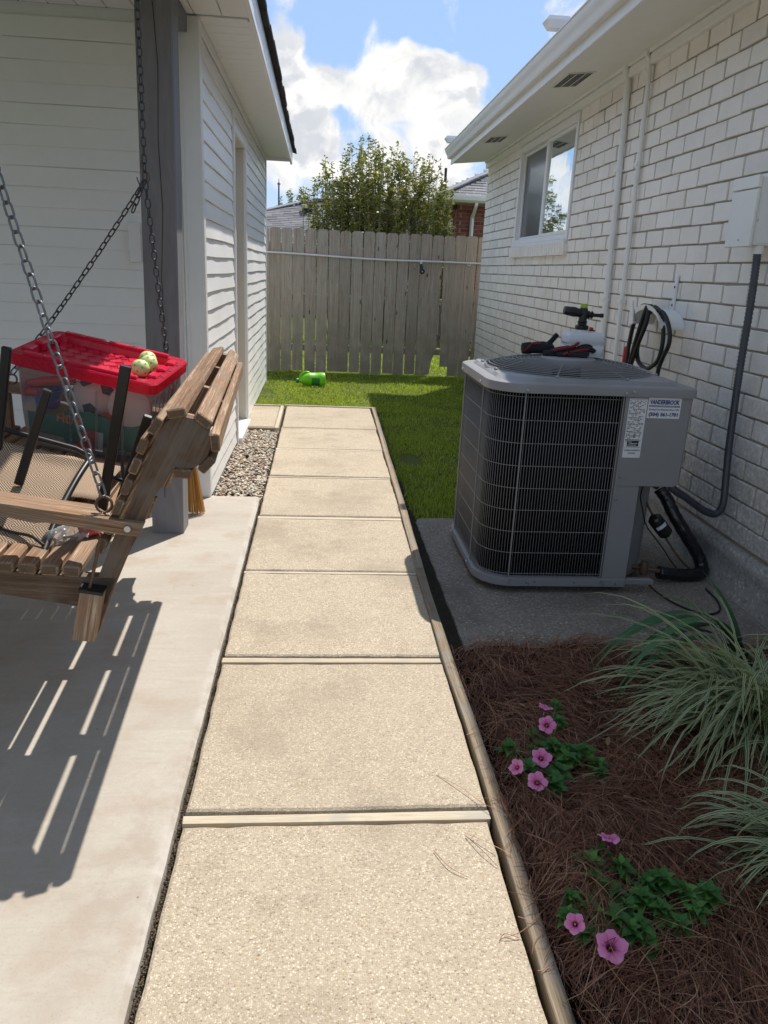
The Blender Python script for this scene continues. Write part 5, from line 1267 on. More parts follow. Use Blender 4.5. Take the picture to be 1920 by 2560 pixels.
glove('glove_body', 'black work glove with red cuff and raised thumb at the left of the pair', (1.075, 3.86, gz),
      [([(.05, 0, .03), (.085, .0, .06), (.105, .0, .085), (.118, 0, .10)], .0135), ([(.09, -.02, .018), (.13, -.03, .02), (.17, -.03, .014)], .012), ([(.09, .0, .02), (.14, .0, .022), (.18, .0, .016)], .0125), ([(.09, .03, .018), (.13, .035, .02), (.165, .04, .014)], .012)],
      ([(-.03, 0, .022), (.0, 0, .028), (.05, 0, .03), (.10, 0, .022)], [.024, .030, .034, .026]),
      ([(-.055, 0, .024), (-.03, 0, .026), (-.012, 0, .028)], [.027, .030, .030]),
      [([(-.05, -.024, .012), (-.035, -.026, .03), (-.02, -.024, .044)], .006), ([(-.02, -.02, .048), (.0, -.022, .05), (.03, -.024, .052)], .005)])
glove('glove_body', 'black and dark red work glove with curled fingers leaning on the white bottle', (1.215, 3.74, gz),
      [([(.02, 0, .03), (.06, -.0, .052), (.095, .0, .058), (.118, .0, .048)], .0125), ([(.02, -.02, .028), (.07, -.02, .042), (.11, -.02, .042), (.128, -.02, .03)], .0125), ([(.02, -.03, .02), (.06, -.036, .026), (.095, -.036, .02)], .012), ([(.0, .01, .04), (.035, .01, .062), (.05, .012, .082), (.052, .012, .094)], .011), ([(-.06, -.035, .014), (.0, -.045, .014), (.06, -.045, .010), (.085, -.045, .010)], .012)],
      ([(-.09, 0, .014), (-.05, 0, .022), (.0, 0, .028), (.035, 0, .03)], [.018, .026, .03, .026]),
      ([(-.12, .0, .012), (-.10, .0, .014), (-.085, .0, .015)], [.014, .018, .018]),
      [([(-.08, -.02, .03), (-.03, -.026, .044), (.02, -.024, .056), (.045, -.012, .072)], .007), ([(-.0, -.036, .026), (.04, -.04, .036), (.09, -.036, .044)], .006), ([(-.035, -.056, .014), (-.03, -.056, .022), (-.015, -.056, .026)], .006)])

# ================================================================== GREEN JUG on the lawn
jg = thing('green_jug', 'bright green plastic jug lying on its side on the sunlit lawn', 'jug', (-.075, 9.62, .048), rad(8))
def ell(rx_, rz_, x, n=24, cz=0): return [(x, rx_*cos(2*pi*k/n), cz+rz_*sin(2*pi*k/n)) for k in range(n)]
b = MB(); b.loops([ell(.07, .074, .165), ell(.082, .086, .158), ell(.085, .088, .145), ell(.085, .088, .10), ell(.082, .085, .095), ell(.082, .085, -.01), ell(.085, .088, -.015), ell(.084, .087, -.04), ell(.07, .07, -.085, cz=.0), ell(.045, .042, -.125, cz=-.008), ell(.026, .026, -.150, cz=-.014), ell(.024, .024, -.165, cz=-.016)], cap0=True, cap1=True); b.build('jug_body', M['greenplastic'], jg, smooth=35)
b = MB(); b.tube(smoothpath([(-.03, 0, .085), (-.07, 0, .092), (-.115, 0, .072), (-.145, 0, .03), (-.15, 0, .005)], 5), .0115, 10); b.build('handle', M['greenplastic'], jg, smooth=180)
b = MB(); b.lathe([(.029, 0), (.030, .004), (.030, .028), (.026, .031)], (-.162, 0, -.016), (-1, 0, 0), 18); b.build('cap', M['darkgreen'], jg, smooth=40)
b = MB(); b.loops([[(x, .0835*cos(a), .0865*sin(a)) for a in np.linspace(pi*.9, pi*1.95, 16)] for x in (-.005, .09)], closed=False); b.build('label', M['darkgreen'], jg, smooth=180)

# ================================================================== GRASS
def grass(name, N, xr, yr, z, h0, h1, w, avoid=None, clump=2.2):
    x = rng.uniform(*xr, N*2); y = rng.uniform(*yr, N*2)
    dens = .5+.5*np.sin(x*clump*2.1+np.sin(y*3.1)*1.3)*np.sin(y*clump*1.7+np.cos(x*2.7)); keep = rng.random(N*2) < (.40+.6*dens)
    if avoid is not None: keep &= ~avoid(x, y)
    x, y = x[keep][:N], y[keep][:N]; n = len(x)
    h = rng.uniform(h0, h1, n)*(.7+.5*dens[keep][:N]); a = rng.uniform(0, 2*pi, n); l = rng.uniform(.1, .9, n)*h
    P = np.zeros((n, 4, 3))
    for k, t in enumerate((0, .4, .75, 1)):
        P[:, k, 0] = x+np.cos(a)*l*t**1.8; P[:, k, 1] = y+np.sin(a)*l*t**1.8; P[:, k, 2] = z+h*(t-.25*t*t*(l/h))
    W = np.outer(w*rng.uniform(.7, 1.3, n), [1, .85, .5, .05]); b_ = a+pi/2+rng.uniform(-.6, .6, n)
    S = np.stack([np.cos(b_), np.sin(b_), np.zeros(n)], 1)
    o = ribbons(name, P, W, S, M['grass']); return props(o, kind='stuff')
props(grass('lawn_grass', 34000, (.575, 2.1), (4.38, 8.2), -.05, .012, .040, .0022, avoid=lambda x, y: (x < .585+.012*(y-4.4)+.02*np.sin(y*9)) | (np.hypot((x-.74)*2.4, y-5.9) < .22)), 'short shaded green lawn between the path edging and the house', 'grass')
props(grass('lawn_grass', 46000, (-.66, 2.15), (7.985, 11.15), -.05, .014, .048, .0026, avoid=lambda x, y: (np.hypot((x+.62)*1.2, (y-9.1)*.5) < .12)), 'sunlit green lawn in front of the wooden fence', 'grass')
props(grass('lawn_grass', 26000, (-1.5, 3.4), (11.15, 16.5), -.05, .03, .09, .005), 'bright lawn seen through the gaps of the fence', 'grass')
# clover / weeds
n = 900; x = rng.uniform(-.6, 2.0, n); y = rng.uniform(8.1, 10.8, n)
P_ = np.stack([np.stack([x, y, np.full(n, -.02)], 1)+np.array([0, 0, .006])*k+rng.normal(0, .006, (n, 3))*[1, 1, .2]*k for k in range(3)], 1)
o = ribbons('lawn_weeds', P_, np.outer(rng.uniform(.005, .010, n), [.2, 1, .2]), np.tile([.7, .7, 0], (n, 1)), M['petleaf']); props(o, 'small round weed leaves scattered through the sunlit lawn', 'weeds', kind='stuff')

# ================================================================== GRAVEL
def ico(sub=1):
    bm = bmesh.new(); bmesh.ops.create_icosphere(bm, subdivisions=sub, radius=1); v = np.array([q.co[:] for q in bm.verts]); f = np.array([[w.index for w in q.verts] for q in bm.faces]); bm.free(); return v, f
iv, if_ = ico(2)
def pebbles(name, pos, size, mat, flat=.6):
    n = len(pos); vs = np.zeros((n, len(iv), 3)); 
    for i in range(n):
        s_ = size[i]*np.array([rng.uniform(.75, 1.25), rng.uniform(.6, 1.0), flat*rng.uniform(.7, 1.1)])
        d = iv*(1+.14*np.sin(iv@rng.normal(0, 2.2, 3)+rng.uniform(0, 6))[:, None]); d = d*s_
        q = Matrix.Rotation(rng.uniform(0, 6.3), 3, 'Z')@Matrix.Rotation(rng.normal(0, .35), 3, 'X')
        vs[i] = d@np.array(q).T+pos[i]
    me = bpy.data.meshes.new(name); co = vs.reshape(-1, 3); F = (if_[None]+(np.arange(n)*len(iv))[:, None, None]).reshape(-1, 3)
    me.vertices.add(len(co)); me.vertices.foreach_set('co', co.astype(np.float32).ravel()); me.loops.add(F.size); me.loops.foreach_set('vertex_index', F.astype(np.int32).ravel())
    me.polygons.add(len(F)); me.polygons.foreach_set('loop_start', (np.arange(len(F))*3).astype(np.int32)); me.polygons.foreach_set('use_smooth', np.ones(len(F), dtype=bool)); me.update(calc_edges=True)
    at = me.attributes.new('g', 'FLOAT_VECTOR', 'POINT'); r_ = np.repeat(rng.random(n), len(iv)); at.data.foreach_set('vector', np.stack([r_*0, r_*0, r_], 1).astype(np.float32).ravel())
    me.materials.append(mat); return inst(me, name)
m, g = newmat('river_pebbles'); s = g.n('ShaderNodeSeparateXYZ', {0: attr_g(g)}).outputs
c = g.ramp(s[2], ((0, (.30, .18, .11)), (.15, (.42, .33, .23)), (.35, (.55, .46, .33)), (.55, (.62, .56, .46)), (.75, (.48, .44, .40)), (.88, (.72, .68, .60)), (1, (.36, .22, .13))), 'CONSTANT')
nz = g.noise(wpos(g), 160, 4, .6); finish(g, g.mix(g.sstep(nz, .35, .65, 0, .25), c, (.25, .2, .15)), .65, nz, .3, .001); M['pebble'] = m
M['grit'] = m_plain('dark_joint_grit', (.13, .10, .07), .95, .5, 200, spec=.1)
mb = MB(); mb.box(-.655, -.345, 4.645, 6.835, -.12, -.050); props(mb.build('gravel_bed', M['sand']), kind='structure')
n = 2700; pos = np.stack([rng.uniform(-.650, -.342, n), rng.uniform(4.655, 6.825, n), rng.uniform(-.050, -.026, n)], 1)
props(pebbles('gravel', pos, rng.uniform(.0065, .0145, n), M['pebble']), 'tan and white river pebbles filling the strip between shed and path', 'gravel', kind='stuff')

n = 3600; yy = rng.uniform(.9, 4.6, n); pos = np.stack([rng.normal(-.336, .0035, n), yy, rng.uniform(-.045, -.014, n)], 1)
props(pebbles('joint_grit', pos, rng.uniform(.0012, .0030, n), M['grit']), 'fine grit lying in the joint between the patio and the path', 'grit', kind='stuff')
n = 1200; yy = rng.uniform(.9, 7.9, n); pos = np.stack([np.array([rx(q) for q in yy])+rng.uniform(.002, .012, n), yy, rng.uniform(-.045, -.025, n)], 1)
props(pebbles('joint_grit', pos, rng.uniform(.0012, .0032, n), M['grit']), 'fine grit lying in the gap between the path slabs and the edging board', 'grit', kind='stuff')

# ================================================================== PINE STRAW
def needles(name, N, xr, yr, zf, lab, l0=.07, l1=.19, up=.02):
    x = rng.uniform(*xr, N); y = rng.uniform(*yr, N); L = rng.uniform(l0, l1, N)
    swirl = 1.6*np.sin(x*3.0+y*2.2)+1.2*np.sin(y*4.1-x*1.3); a = np.where(rng.random(N) < .55, swirl+rng.normal(0, .5, N), rng.uniform(0, 2*pi, N)); cv = rng.normal(0, .75, N)
    k = 6; P = np.zeros((N, k, 3)); px, py = x-np.cos(a)*L/2, y-np.sin(a)*L/2; zt = rng.random(N)**1.5*up; arch = rng.uniform(0, .022, N); tl = rng.normal(0, .012, N)
    for i in range(k):
        t = i/(k-1); P[:, i, 0] = px; P[:, i, 1] = py; P[:, i, 2] = zf(px, py)+zt+arch*np.sin(pi*t)+tl*(t-.5)+.002
        an = a+cv*(t-.5); px = px+np.cos(an)*L/(k-1); py = py+np.sin(an)*L/(k-1)
    keep = (P[:, :, 0].min(1) > xr[0]-.012) | (rng.random(N) < .10); keep &= (P[:, :, 0].max(1) < 2.11); P = P[keep]; n = len(P); a = a[keep]
    P[:, :, 2] = np.maximum(P[:, :, 2], np.where(P[:, :, 0] < .53, .020, -1))
    P[:, :, 2] = np.maximum(P[:, :, 2], np.where(P[:, :, 1] > 2.65, -.036, -1))
    W = np.full((n, k), .00082); W[:, -1] = .0003; S = np.stack([-np.sin(a), np.cos(a), rng.normal(0, .5, n)], 1); S /= np.linalg.norm(S, axis=1)[:, None]
    return props(ribbons(name, P, W, S, M['needle']), lab, 'pine straw', kind='stuff')
def zmul(x, y):
    e = np.clip((x-.527)/.10, 0, 1); return -.035+.03*e+.012*np.sin(x*6+y*3)*e+.012*np.sin(x*17-y*11)*e
needles('pine_straw', 30000, (.535, 2.08), (.55, 2.66), zmul, 'reddish brown pine straw mulch covering the flower bed', up=.030)
needles('pine_straw', 5000, (.535, 1.5), (.85, 2.2), zmul, 'loose pine needles piled higher along the flower bed', up=.05)
needles('pine_straw', 1400, (.52, .66), (1.2, 1.75), zmul, 'thick tuft of pine needles spilling over the edging board', .06, .14, .055)
# a few stray needles on the path
def stray(pts, w=.0010):
    P = np.array([[p.x, p.y, p.z] for p in smoothpath(pts, 5)])[None]; return P, w
strs = [[(.36, 1.86, .003), (.42, 1.79, .012), (.47, 1.72, .012), (.52, 1.68, .022)], [(.40, 1.61, .003), (.43, 1.55, .010), (.46, 1.50, .004)], [(.40, 1.62, .004), (.45, 1.57, .014), (.50, 1.52, .020)],
        [(.31, 1.56, .003), (.34, 1.50, .006), (.38, 1.47, .003)], [(.42, 1.29, .003), (.47, 1.30, .014), (.54, 1.35, .03), (.62, 1.40, .03)], [(.415, 1.285, .003), (.43, 1.30, .006), (.46, 1.29, .004)]]
SL = ['longest curled pine needle reaching from the path over the edging beside the wide pine strip', 'short dark pine needle at the path edge just in front of the wide strip', 'thin pine needle crossing the dark needle near the path edge', 'small straight pine needle lying farther in on the nearest slab', 'long reddish pine needle lying across the near edging board', 'tiny curled pine needle at the left end of the long reddish one']
for q, sl_ in zip(strs, SL):
    P, w = stray(q); n_, k_, _ = P.shape; d = P[:, -1]-P[:, 0]; S = np.stack([-d[:, 1], d[:, 0], d[:, 2]*0], 1); S /= np.linalg.norm(S, axis=1)[:, None]
    o = ribbons('pine_needle', P, np.full((n_, k_), w), S, M['needle']); props(o, sl_, 'pine needle', group='stray pine needles on the path')

# ================================================================== FLOWER BED PLANTS
def leaf_mesh(L, W, fold, curl, name='leaf', mat='petleaf', rnd=.5):
    k = 7; b = MB(); vs = []; gs = []
    for i in range(k):
        t = i/(k-1); w = W*(math.sin(pi*min(1, t*1.05)**.72)+.06)*(1-.15*t) if t < 1 else .0004; x = L*t; z = L*(.25*t-curl*t*t)
        for s_ in (-1, 0, 1): vs.append((x, s_*w, z+(abs(s_)*w*fold))); gs.append((t, s_*.3, rnd))
    fs = [(i*3+j, i*3+j+1, (i+1)*3+j+1, (i+1)*3+j) for i in range(k-1) for j in range(2)]
    b.add(vs, fs, gs); return b.mesh(name, M[mat], smooth=180)
LEAF = [leaf_mesh(.036, .0115, .35, .35, rnd=r_) for r_ in (0.1, .3, .5, .75, 1.0)]+[leaf_mesh(.044, .014, .25, .55, rnd=r_) for r_ in (.15, .4, .6)]
def petunia(lb, center, tips, flowers):
    c = Vector(center); t = thing('petunia', lb, 'flower', c)
    for (x, y, h, n, s) in tips:
        tip = Vector((x-c.x, y-c.y, h)); b = MB(); st = Vector(((x-c.x)*.25, (y-c.y)*.25, .0)); b.tube(smoothpath([st, st.lerp(tip, .5)+Vector((0, 0, .012)), tip], 4), .0016, 6); b.build('stem', M['stem'], t, smooth=180)
        a0 = random.uniform(0, 6)
        for k in range(n):
            a = a0+k*2.4; up = .15+.75*k/n; h_ = -.028*(1-k/n); o = inst(random.choice(LEAF), 'leaf', t, tip+Vector((0, 0, h_)), (random.uniform(-.3, .3), -up*.9+.15, a), (s*(1.15-.5*k/n),)*3)
    for (x, y, h, d, aim, ph) in flowers:
        b = MB(); n = 60; R = d/2; lps = []; gs = []
        for j in range(9):
            q = j/8; l = []
            for k in range(n):
                th = 2*pi*k/n+ph; lobe = abs(cos(2.5*th)); rr_ = .76+.24*lobe**.55+.05*(1-abs(sin(2.5*th)))**6+.014*sin(17*th+ph)
                r = R*(.07+.93*q)*(1 if q < .4 else 1+(rr_-1)*(q-.4)/.6)
                z = R*(-.85*(1-q)**3.0)+R*.10*q*q*sin(5*th+ph)+R*.10*sin(2*th+ph*5)*q*q+R*.05*sin(11*th+ph*3)*q**3-R*.12*q**4
                l.append((r*cos(th), r*sin(th), z)); gs.append((q, abs(sin(2.5*th)), 0))
            lps.append(l)
        b.loops(lps, gs=gs); b.loops([[(R*.10*cos(2*pi*k/12), R*.10*sin(2*pi*k/12), -R*.75) for k in range(12)], [(R*.05*cos(2*pi*k/12), R*.05*sin(2*pi*k/12), -R*1.35) for k in range(12)]], gs=[(.5, 0, 0)]*24)
        fl = b.build('flower', M['petal'], t, smooth=180); fl.location = (x-c.x, y-c.y, h); fl.rotation_euler = Vector(aim).to_track_quat('Z', 'Y').to_euler()
        b = MB(); b.lathe([(.0, 0), (.0022, .001), (.0015, .004)], (0, 0, -R*.5), (0, 0, 1), 8); cc_ = b.build('stamen', M['yellow'], fl)
        b = MB(); tip = Vector((x-c.x, y-c.y, h)); back = tip-Vector(aim).normalized()*R*1.25; b.tube(smoothpath([(tip.x*.3, tip.y*.3, .0), back*.8+Vector((0, 0, -.005)), back], 4), .0014, 6); b.build('stem', M['stem'], t, smooth=180)
def tips(l, h0, s): return [(x, y, h0+random.uniform(-.015, .02), random.randint(11, 16), s*random.uniform(.85, 1.35)) for x, y in l]
petunia('pink petunia beside the path farther from the camera, five open blooms', (.71, 1.94, -.01),
        tips([(.797, 2.162), (.781, 2.075), (.685, 2.0), (.589, 1.938), (.683, 1.946), (.731, 1.946), (.800, 1.895), (.752, 1.877), (.826, 1.82), (.615, 1.828), (.683, 1.786), (.673, 1.755), (.772, 1.92), (.71, 1.83), (.84, 1.86)], .055, .92),
        [(.745, 2.105, .085, .048, (.25, .2, 1), .3), (.722, 2.01, .080, .056, (-.15, -.75, .8), .0), (.660, 1.850, .078, .060, (-.05, -.55, 1), .4), (.575, 1.810, .075, .046, (-.7, -.5, .8), 1.0), (.622, 1.752, .070, .058, (-.1, -.5, 1), .8)])
petunia('pink petunia nearest the bottom edge of the picture, one large bloom', (.70, 1.35, -.01),
        tips([(.712, 1.505), (.668, 1.454), (.659, 1.399), (.591, 1.347), (.569, 1.304), (.626, 1.314), (.701, 1.377), (.706, 1.316), (.72, 1.273), (.779, 1.385), (.672, 1.293), (.60, 1.255), (.73, 1.245), (.781, 1.309), (.693, 1.258), (.859, 1.356), (.878, 1.33), (.91, 1.343), (.86, 1.300), (.81, 1.272), (.74, 1.44), (.82, 1.39), (.64, 1.35), (.75, 1.34)], .060, .95),
        [(.735, 1.515, .085, .056, (.1, .35, 1), .2), (.567, 1.262, .080, .045, (-.4, -.5, 1), .1), (.628, 1.205, .078, .068, (-.03, -.42, 1), .35)])
# variegated border grass
def liriope(lb, c, N, Lr, aim, spread, hgt, seed):
    t = thing('border_grass', lb, 'ornamental grass', c)
    r_ = np.random.default_rng(seed); k = 10; P = np.zeros((N, k, 3)); a = aim+r_.normal(0, spread, N); L = r_.uniform(*Lr, N)*np.where(r_.random(N) < .14, 1.3, 1.0); el = r_.uniform(.5, 1.35, N)
    bx_ = r_.normal(0, .05, N); by = r_.normal(0, .07, N); p = np.stack([bx_, by, np.zeros(N)], 1); e = el.copy(); droop = r_.uniform(1.3, 3.2, N)
    for i in range(k):
        P[:, i] = p; st = L/(k-1); p = p+np.stack([np.cos(a)*np.cos(e)*st, np.sin(a)*np.cos(e)*st, np.sin(e)*st], 1); e = e-droop/(k-1)*(.5+1.1*i/(k-1)); p[:, 2] = np.maximum(p[:, 2], .012+r_.random(N)*.03); a = a+r_.normal(0, .05, N)
    W = np.outer(r_.uniform(.0034, .0056, N), [.7, .9, 1, 1, 1, .95, .85, .7, .45, .06]); S = np.stack([-np.sin(a), np.cos(a), r_.normal(0, .35, N)], 1); S /= np.linalg.norm(S, axis=1)[:, None]
    o = ribbons('blades', P, W, S, M['liriope'], t); o['kind'] = 'stuff'
liriope('large clump of cream striped arching grass at the right beside the pad', (1.43, 2.08, .0), 380, (.32, .62), pi*1.02, 1.0, .3, 3)
liriope('second clump of cream striped grass behind, against the house wall', (1.86, 2.12, .0), 200, (.34, .52), pi*1.0, 1.3, .3, 5)
liriope('cream striped grass clump nearest the camera at the right picture edge', (1.30, 1.44, .0), 170, (.24, .42), pi*.98, .9, .22, 6)
# dark strap leaf plant
t = thing('strap_leaf_plant', 'plant with broad dark green strap leaves arching over the pad edge', 'plant', (1.64, 2.50, -.01))
for (a, L, e0, dr, w) in ((3.05, .62, 1.25, 2.6, .021), (3.30, .86, 1.15, 2.4, .024), (3.55, .82, 1.0, 2.1, .019), (2.7, .5, 1.3, 1.6, .02), (3.15, .74, 1.1, 2.8, .024), (3.7, .95, 1.15, 2.1, .023), (3.42, .70, 1.3, 2.9, .022), (3.8, .78, .9, 2.2, .022), (4.0, .62, 1.0, 2.0, .02), (2.2, .42, 1.4, .9, .018), (4.3, .6, .9, 2.2, .022), (3.45, .9, 1.1, 2.0, .02)):
    k = 14; P = np.zeros((1, k, 3)); p = np.array([random.uniform(-.03, .03), random.uniform(-.03, .03), 0.]); e = e0
    for i in range(k):
        P[0, i] = p; st = L/(k-1); p = p+np.array([cos(a)*cos(e)*st, sin(a)*cos(e)*st, sin(e)*st]); e -= dr/(k-1); p[2] = max(p[2], .02)
    W = np.array([[w*min(1, .5+i/4)*(1 if i < 8 else (1-(i-7)/6.2)) for i in range(k)]]); W = np.maximum(W, .0008); S = np.array([[-sin(a), cos(a), .15]])
    ribbons('leaf', P, W, S, M['crinum'], t, extra=np.array([random.random()]))

# ================================================================== BEYOND THE FENCE
def shrub(name, lb, cat, c, rx_, ry_, z0, z1, nst, nleaf, leafL, leafW, mat, seed, topf, lean=.25, kind_stem='bark', droopy=.3):
    r_ = np.random.default_rng(seed); t = thing(name, lb, cat, c); b = MB(); tipsP = []
    for i in range(nst):
        a = r_.uniform(0, 2*pi); rr_ = r_.random()**.5; bx0 = rx_*.72*rr_*cos(a); by0 = ry_*.4*rr_*sin(a); tx = rx_*rr_*cos(a)*1.0; ty = ry_*rr_*sin(a); h = topf(tx/rx_)*r_.uniform(.72, 1.0)
        pts = smoothpath([(bx0, by0, 0), (bx0+(tx-bx0)*.35+r_.normal(0, .04), by0+(ty-by0)*.3, h*.35), (bx0+(tx-bx0)*.75+r_.normal(0, .05), by0+(ty-by0)*.75, h*.7), (tx+r_.normal(0, .04), ty, h)], 7)
        R_ = [.013*(1-j/len(pts))+.002 for j in range(len(pts))]; b.tube(pts, R_, 5); P_ = np.array([p[:] for p in pts]); tipsP.append(P_)
        for j in range(4):
            q = r_.integers(8, len(pts)-3); a2 = r_.uniform(0, 6.3); p0 = pts[q]; p1 = p0+Vector((cos(a2)*.16, sin(a2)*.16, r_.uniform(.12, .3))); sub = [p0, p0.lerp(p1, .5)+Vector((0, 0, .02)), p1]; b.tube(sub, [.004, .003, .0015], 4); tipsP.append(np.array([p[:] for p in smoothpath(sub, 5)]))
    o = b.build('branches', M[kind_stem], t, smooth=180)
    lens = np.array([len(p)*(1.0 if len(p) < 15 else 1.6) for p in tipsP]); pr = lens/lens.sum(); pick = r_.choice(len(tipsP), nleaf, p=pr); base = np.zeros((nleaf, 3)); 
    for i, q in enumerate(pick):
        Pq = tipsP[q]; s_ = r_.random()**.75; u_ = s_*(len(Pq)-1.001) if len(Pq) < 15 else (z0+(1-z0)*s_)*(len(Pq)-1.001); j = int(u_); base[i] = Pq[j]*(1-(u_-j))+Pq[j+1]*(u_-j)
    sp = r_.normal(0, 1, (nleaf, 3)); sp /= np.linalg.norm(sp, axis=1)[:, None]; base += sp*(r_.random((nleaf, 1))*.045)
    d = r_.normal(0, 1, (nleaf, 3)); d[:, 2] = np.abs(d[:, 2])*.7-droopy; d /= np.linalg.norm(d, axis=1)[:, None]; L = r_.uniform(.7, 1.3, nleaf)*leafL
    P = np.stack([base, base+d*(L*.5)[:, None], base+d*L[:, None]-np.array([0, 0, .15])*L[:, None]], 1); W = np.outer(L/leafL*leafW, [.15, 1, .05]); S = np.cross(d, r_.normal(0, 1, (nleaf, 3))); S /= np.linalg.norm(S, axis=1)[:, None]
    o = ribbons('foliage', P, W, S, M[mat], t, extra=r_.random(nleaf), smooth=False); o['kind'] = 'stuff'; return t
shrub('olive_shrub', 'tall olive green shrub with feathery upright shoots rising behind the fence', 'shrub', (1.17, 16.2, -.05), 1.60, .62, .30, 1, 170, 34000, .068, .0150, 'bushleaf', 11,
      lambda q: 3.86-1.05*abs(q+.02)**2.3+.09*sin(q*14))
shrub('olive_shrub', 'low olive shrub at the right end of the hedge behind the fence', 'shrub', (2.36, 15.6, -.05), .40, .35, .3, 1, 16, 2600, .06, .012, 'bushleaf', 12, lambda q: 2.33-.5*q*q)
shrub('tree', 'pale green feathery tree far behind the grey roof on the left', 'tree', (-.1, 34, .5), 1.9, 1.2, .5, 1, 44, 7000, .10, .02, 'treeleaf', 13, lambda q: 4.15-.8*q*q)

def shingle_plane(parent, name, o, ux, uy, W, H, course, tab, mat, clip=None, th=.012):
    """courses climb along uy; clip(s,t)->bool keeps the tab"""
    o, ux, uy = Vector(o), Vector(ux).normalized(), Vector(uy).normalized(); nrm = ux.cross(uy).normalized()
    if nrm.z < 0: nrm = -nrm
    b = MB(); r = 0; t0 = 0
    while t0 < H:
        s = -random.uniform(0, tab)
        while s < W:
            w = tab*random.uniform(.85, 1.15); sa, sb = max(0, s), min(W, s+w)
            if sb > sa and (clip is None or clip((sa+sb)/2, t0)):
                b0 = len(b.v); l = th*random.uniform(.7, 1.2); p = lambda a, c_, h: o+ux*a+uy*c_+nrm*h
                b.add([p(sa, t0, l), p(sb-.004, t0, l), p(sb-.004, t0+course, .001), p(sa, t0+course, .001), p(sa, t0, 0), p(sb-.004, t0, 0)], [(0, 1, 2, 3), (0, 1, 5, 4)])
                q = random.random(); b.g[b0:] = [(v_[0], v_[1], q) for v_ in b.g[b0:]]
            s += w
        t0 += course
    ob = b.build(name, mat, parent); ob['kind'] = 'stuff'; return ob
# grey hipped roof on the left
nh = thing('neighbour_house', 'low house with grey shingle hip roof beyond the fence on the left', 'house', (0, 0, 0))
al = rad(24)
ey = Vector((0, cos(al), sin(al)))
shingle_plane(nh, 'roof', (-6, 24.0, 2.0), (1, 0, 0), ey, 8.5, 4.8, .145, .32, M['shingle'], clip=lambda s, t: (s-6) < 3.0 and t*sin(al)+2.0 < 3.02+min(.52, (s-4.3)*.30) )
b = MB(); b.beam((-1.9, 26.2, 2.98), (-.25, 27.2, 3.50), .18, .03, (1, -.4, 0)); b.beam((-.25, 27.2, 3.50), (2.4, 27.2, 3.52), .18, .03, (0, 1, 0)); b.build('ridge_cap', M['shingle'], nh)
b = MB(); b.box(-5.9, 2.3, 24.3, 29, -.05, 2.05); b.build('wall', M['redmortar'], nh)
b = MB(); b.add([(-6, 24.05, 1.99), (2.5, 24.05, 1.99), (2.5, 27.4, 3.44), (.0, 27.4, 3.44), (-1.6, 26.4, 3.0), (-6, 26.0, 2.85)], [(0, 1, 2, 3, 4, 5)]); b.build('roof_deck', M['shingle_dark'], nh)
b = MB(); b.obox((-.42, 26.2, 3.13), (1, 0, 0), (0, cos(al), sin(al)), (0, -sin(al), cos(al)), .16, .14, .055, .01); rv = b.build('roof_vent', M['black'], nh)
b = MB(); b.obox((-.37, 26.35, 3.215), (1, 0, 0), (0, cos(al), sin(al)), (0, -sin(al), cos(al)), .24, .10, .02, .01); b.build('vent_flange', M['shingle'], nh)
b = MB(); b.tube([(-1.51, 30, -.05), (-1.51, 30, 4.2)], .028, 8); b.tube([(-1.57, 30, 4.15), (-1.45, 30, 4.15)], .02, 6); b.tube([(-1.51, 30, 4.2), (-1.51, 30, 4.32)], .012, 6)
props(b.build('antenna_mast', M['darksteel'], None, smooth=60), 'thin grey mast standing behind the grey roof at the left', 'mast')
# dark roof behind the shrub
dr_ = thing('dark_roof_house', 'house with dark brown roof mostly hidden behind the olive shrub', 'house', (0, 0, 0))
shingle_plane(dr_, 'roof', (1.2, 24.0, 2.6), (1, 0, 0), (0, cos(rad(18)), sin(rad(18))), 7, 3.2, .16, .33, M['shingle_dark'])
b = MB(); b.box(1.4, 8.0, 24.4, 30, -.05, 2.62); b.build('wall', M['vinyl'], dr_)
b = MB(); 
for x in (2.3, 3.0): b.box(x, x+.08, 24.34, 24.39, 2.1, 2.5)
b.build('window', M['pane_dark'], dr_)
# red brick house on the right
rb = thing('red_brick_house', 'red brick house with grey hip roof and white downspouts behind the fence', 'house', (0, 0, 0))
RX, RY = 2.83, 17.0
b = MB(); b.box(RX+.014, 9, RY+.014, RY+6, -.05, 2.76); b.build('wall', M['redmortar'], rb)
me_ = []
for k in range(6):
    b = MB(); b.box(-.098, .098, -.03, .03, -.031, .031, .004, along='x'); b.g = [(p[0], p[1], k/6) for p in b.g]; me_.append(b.mesh('brick', M['redbrick']))
for r in range(22):
    z = 1.10+r*.0762
    for i in range(7):
        x = RX+.1+(i+(.5 if r % 2 else 0)-.0)*.208
        if x-.1 < RX: continue
        inst(random.choice(me_), 'brick', rb, (x, RY+.026, z))
    if r % 2: pass
for r in range(22):
    z = 1.10+r*.0762
    inst(random.choice(me_), 'brick', rb, (RX+.028, RY+.05, z), (0, 0, pi/2), (.5 if r % 2 == 0 else 1, 1, 1)) if r % 2 else inst(random.choice(me_), 'brick', rb, (RX+.05, RY+.027, z), (0, 0, 0), (.5, 1, 1))
b = MB()
for r in range(22):
    z = 1.10+r*.0762
    for i in range(12):
        y = RY+.30+(i+(.5 if r % 2 else 0))*.208
        if RY+.55 < y < RY+1.15 and z < 2.45: continue
        b0 = len(b.v); b.box(RX, RX+.05, y-.098, y+.098, z-.031, z+.031); q = random.random(); b.g[b0:] = [(p[0], p[1], q) for p in b.g[b0:]]
o = b.build('brick', M['redbrick'], rb); o['kind'] = 'stuff'
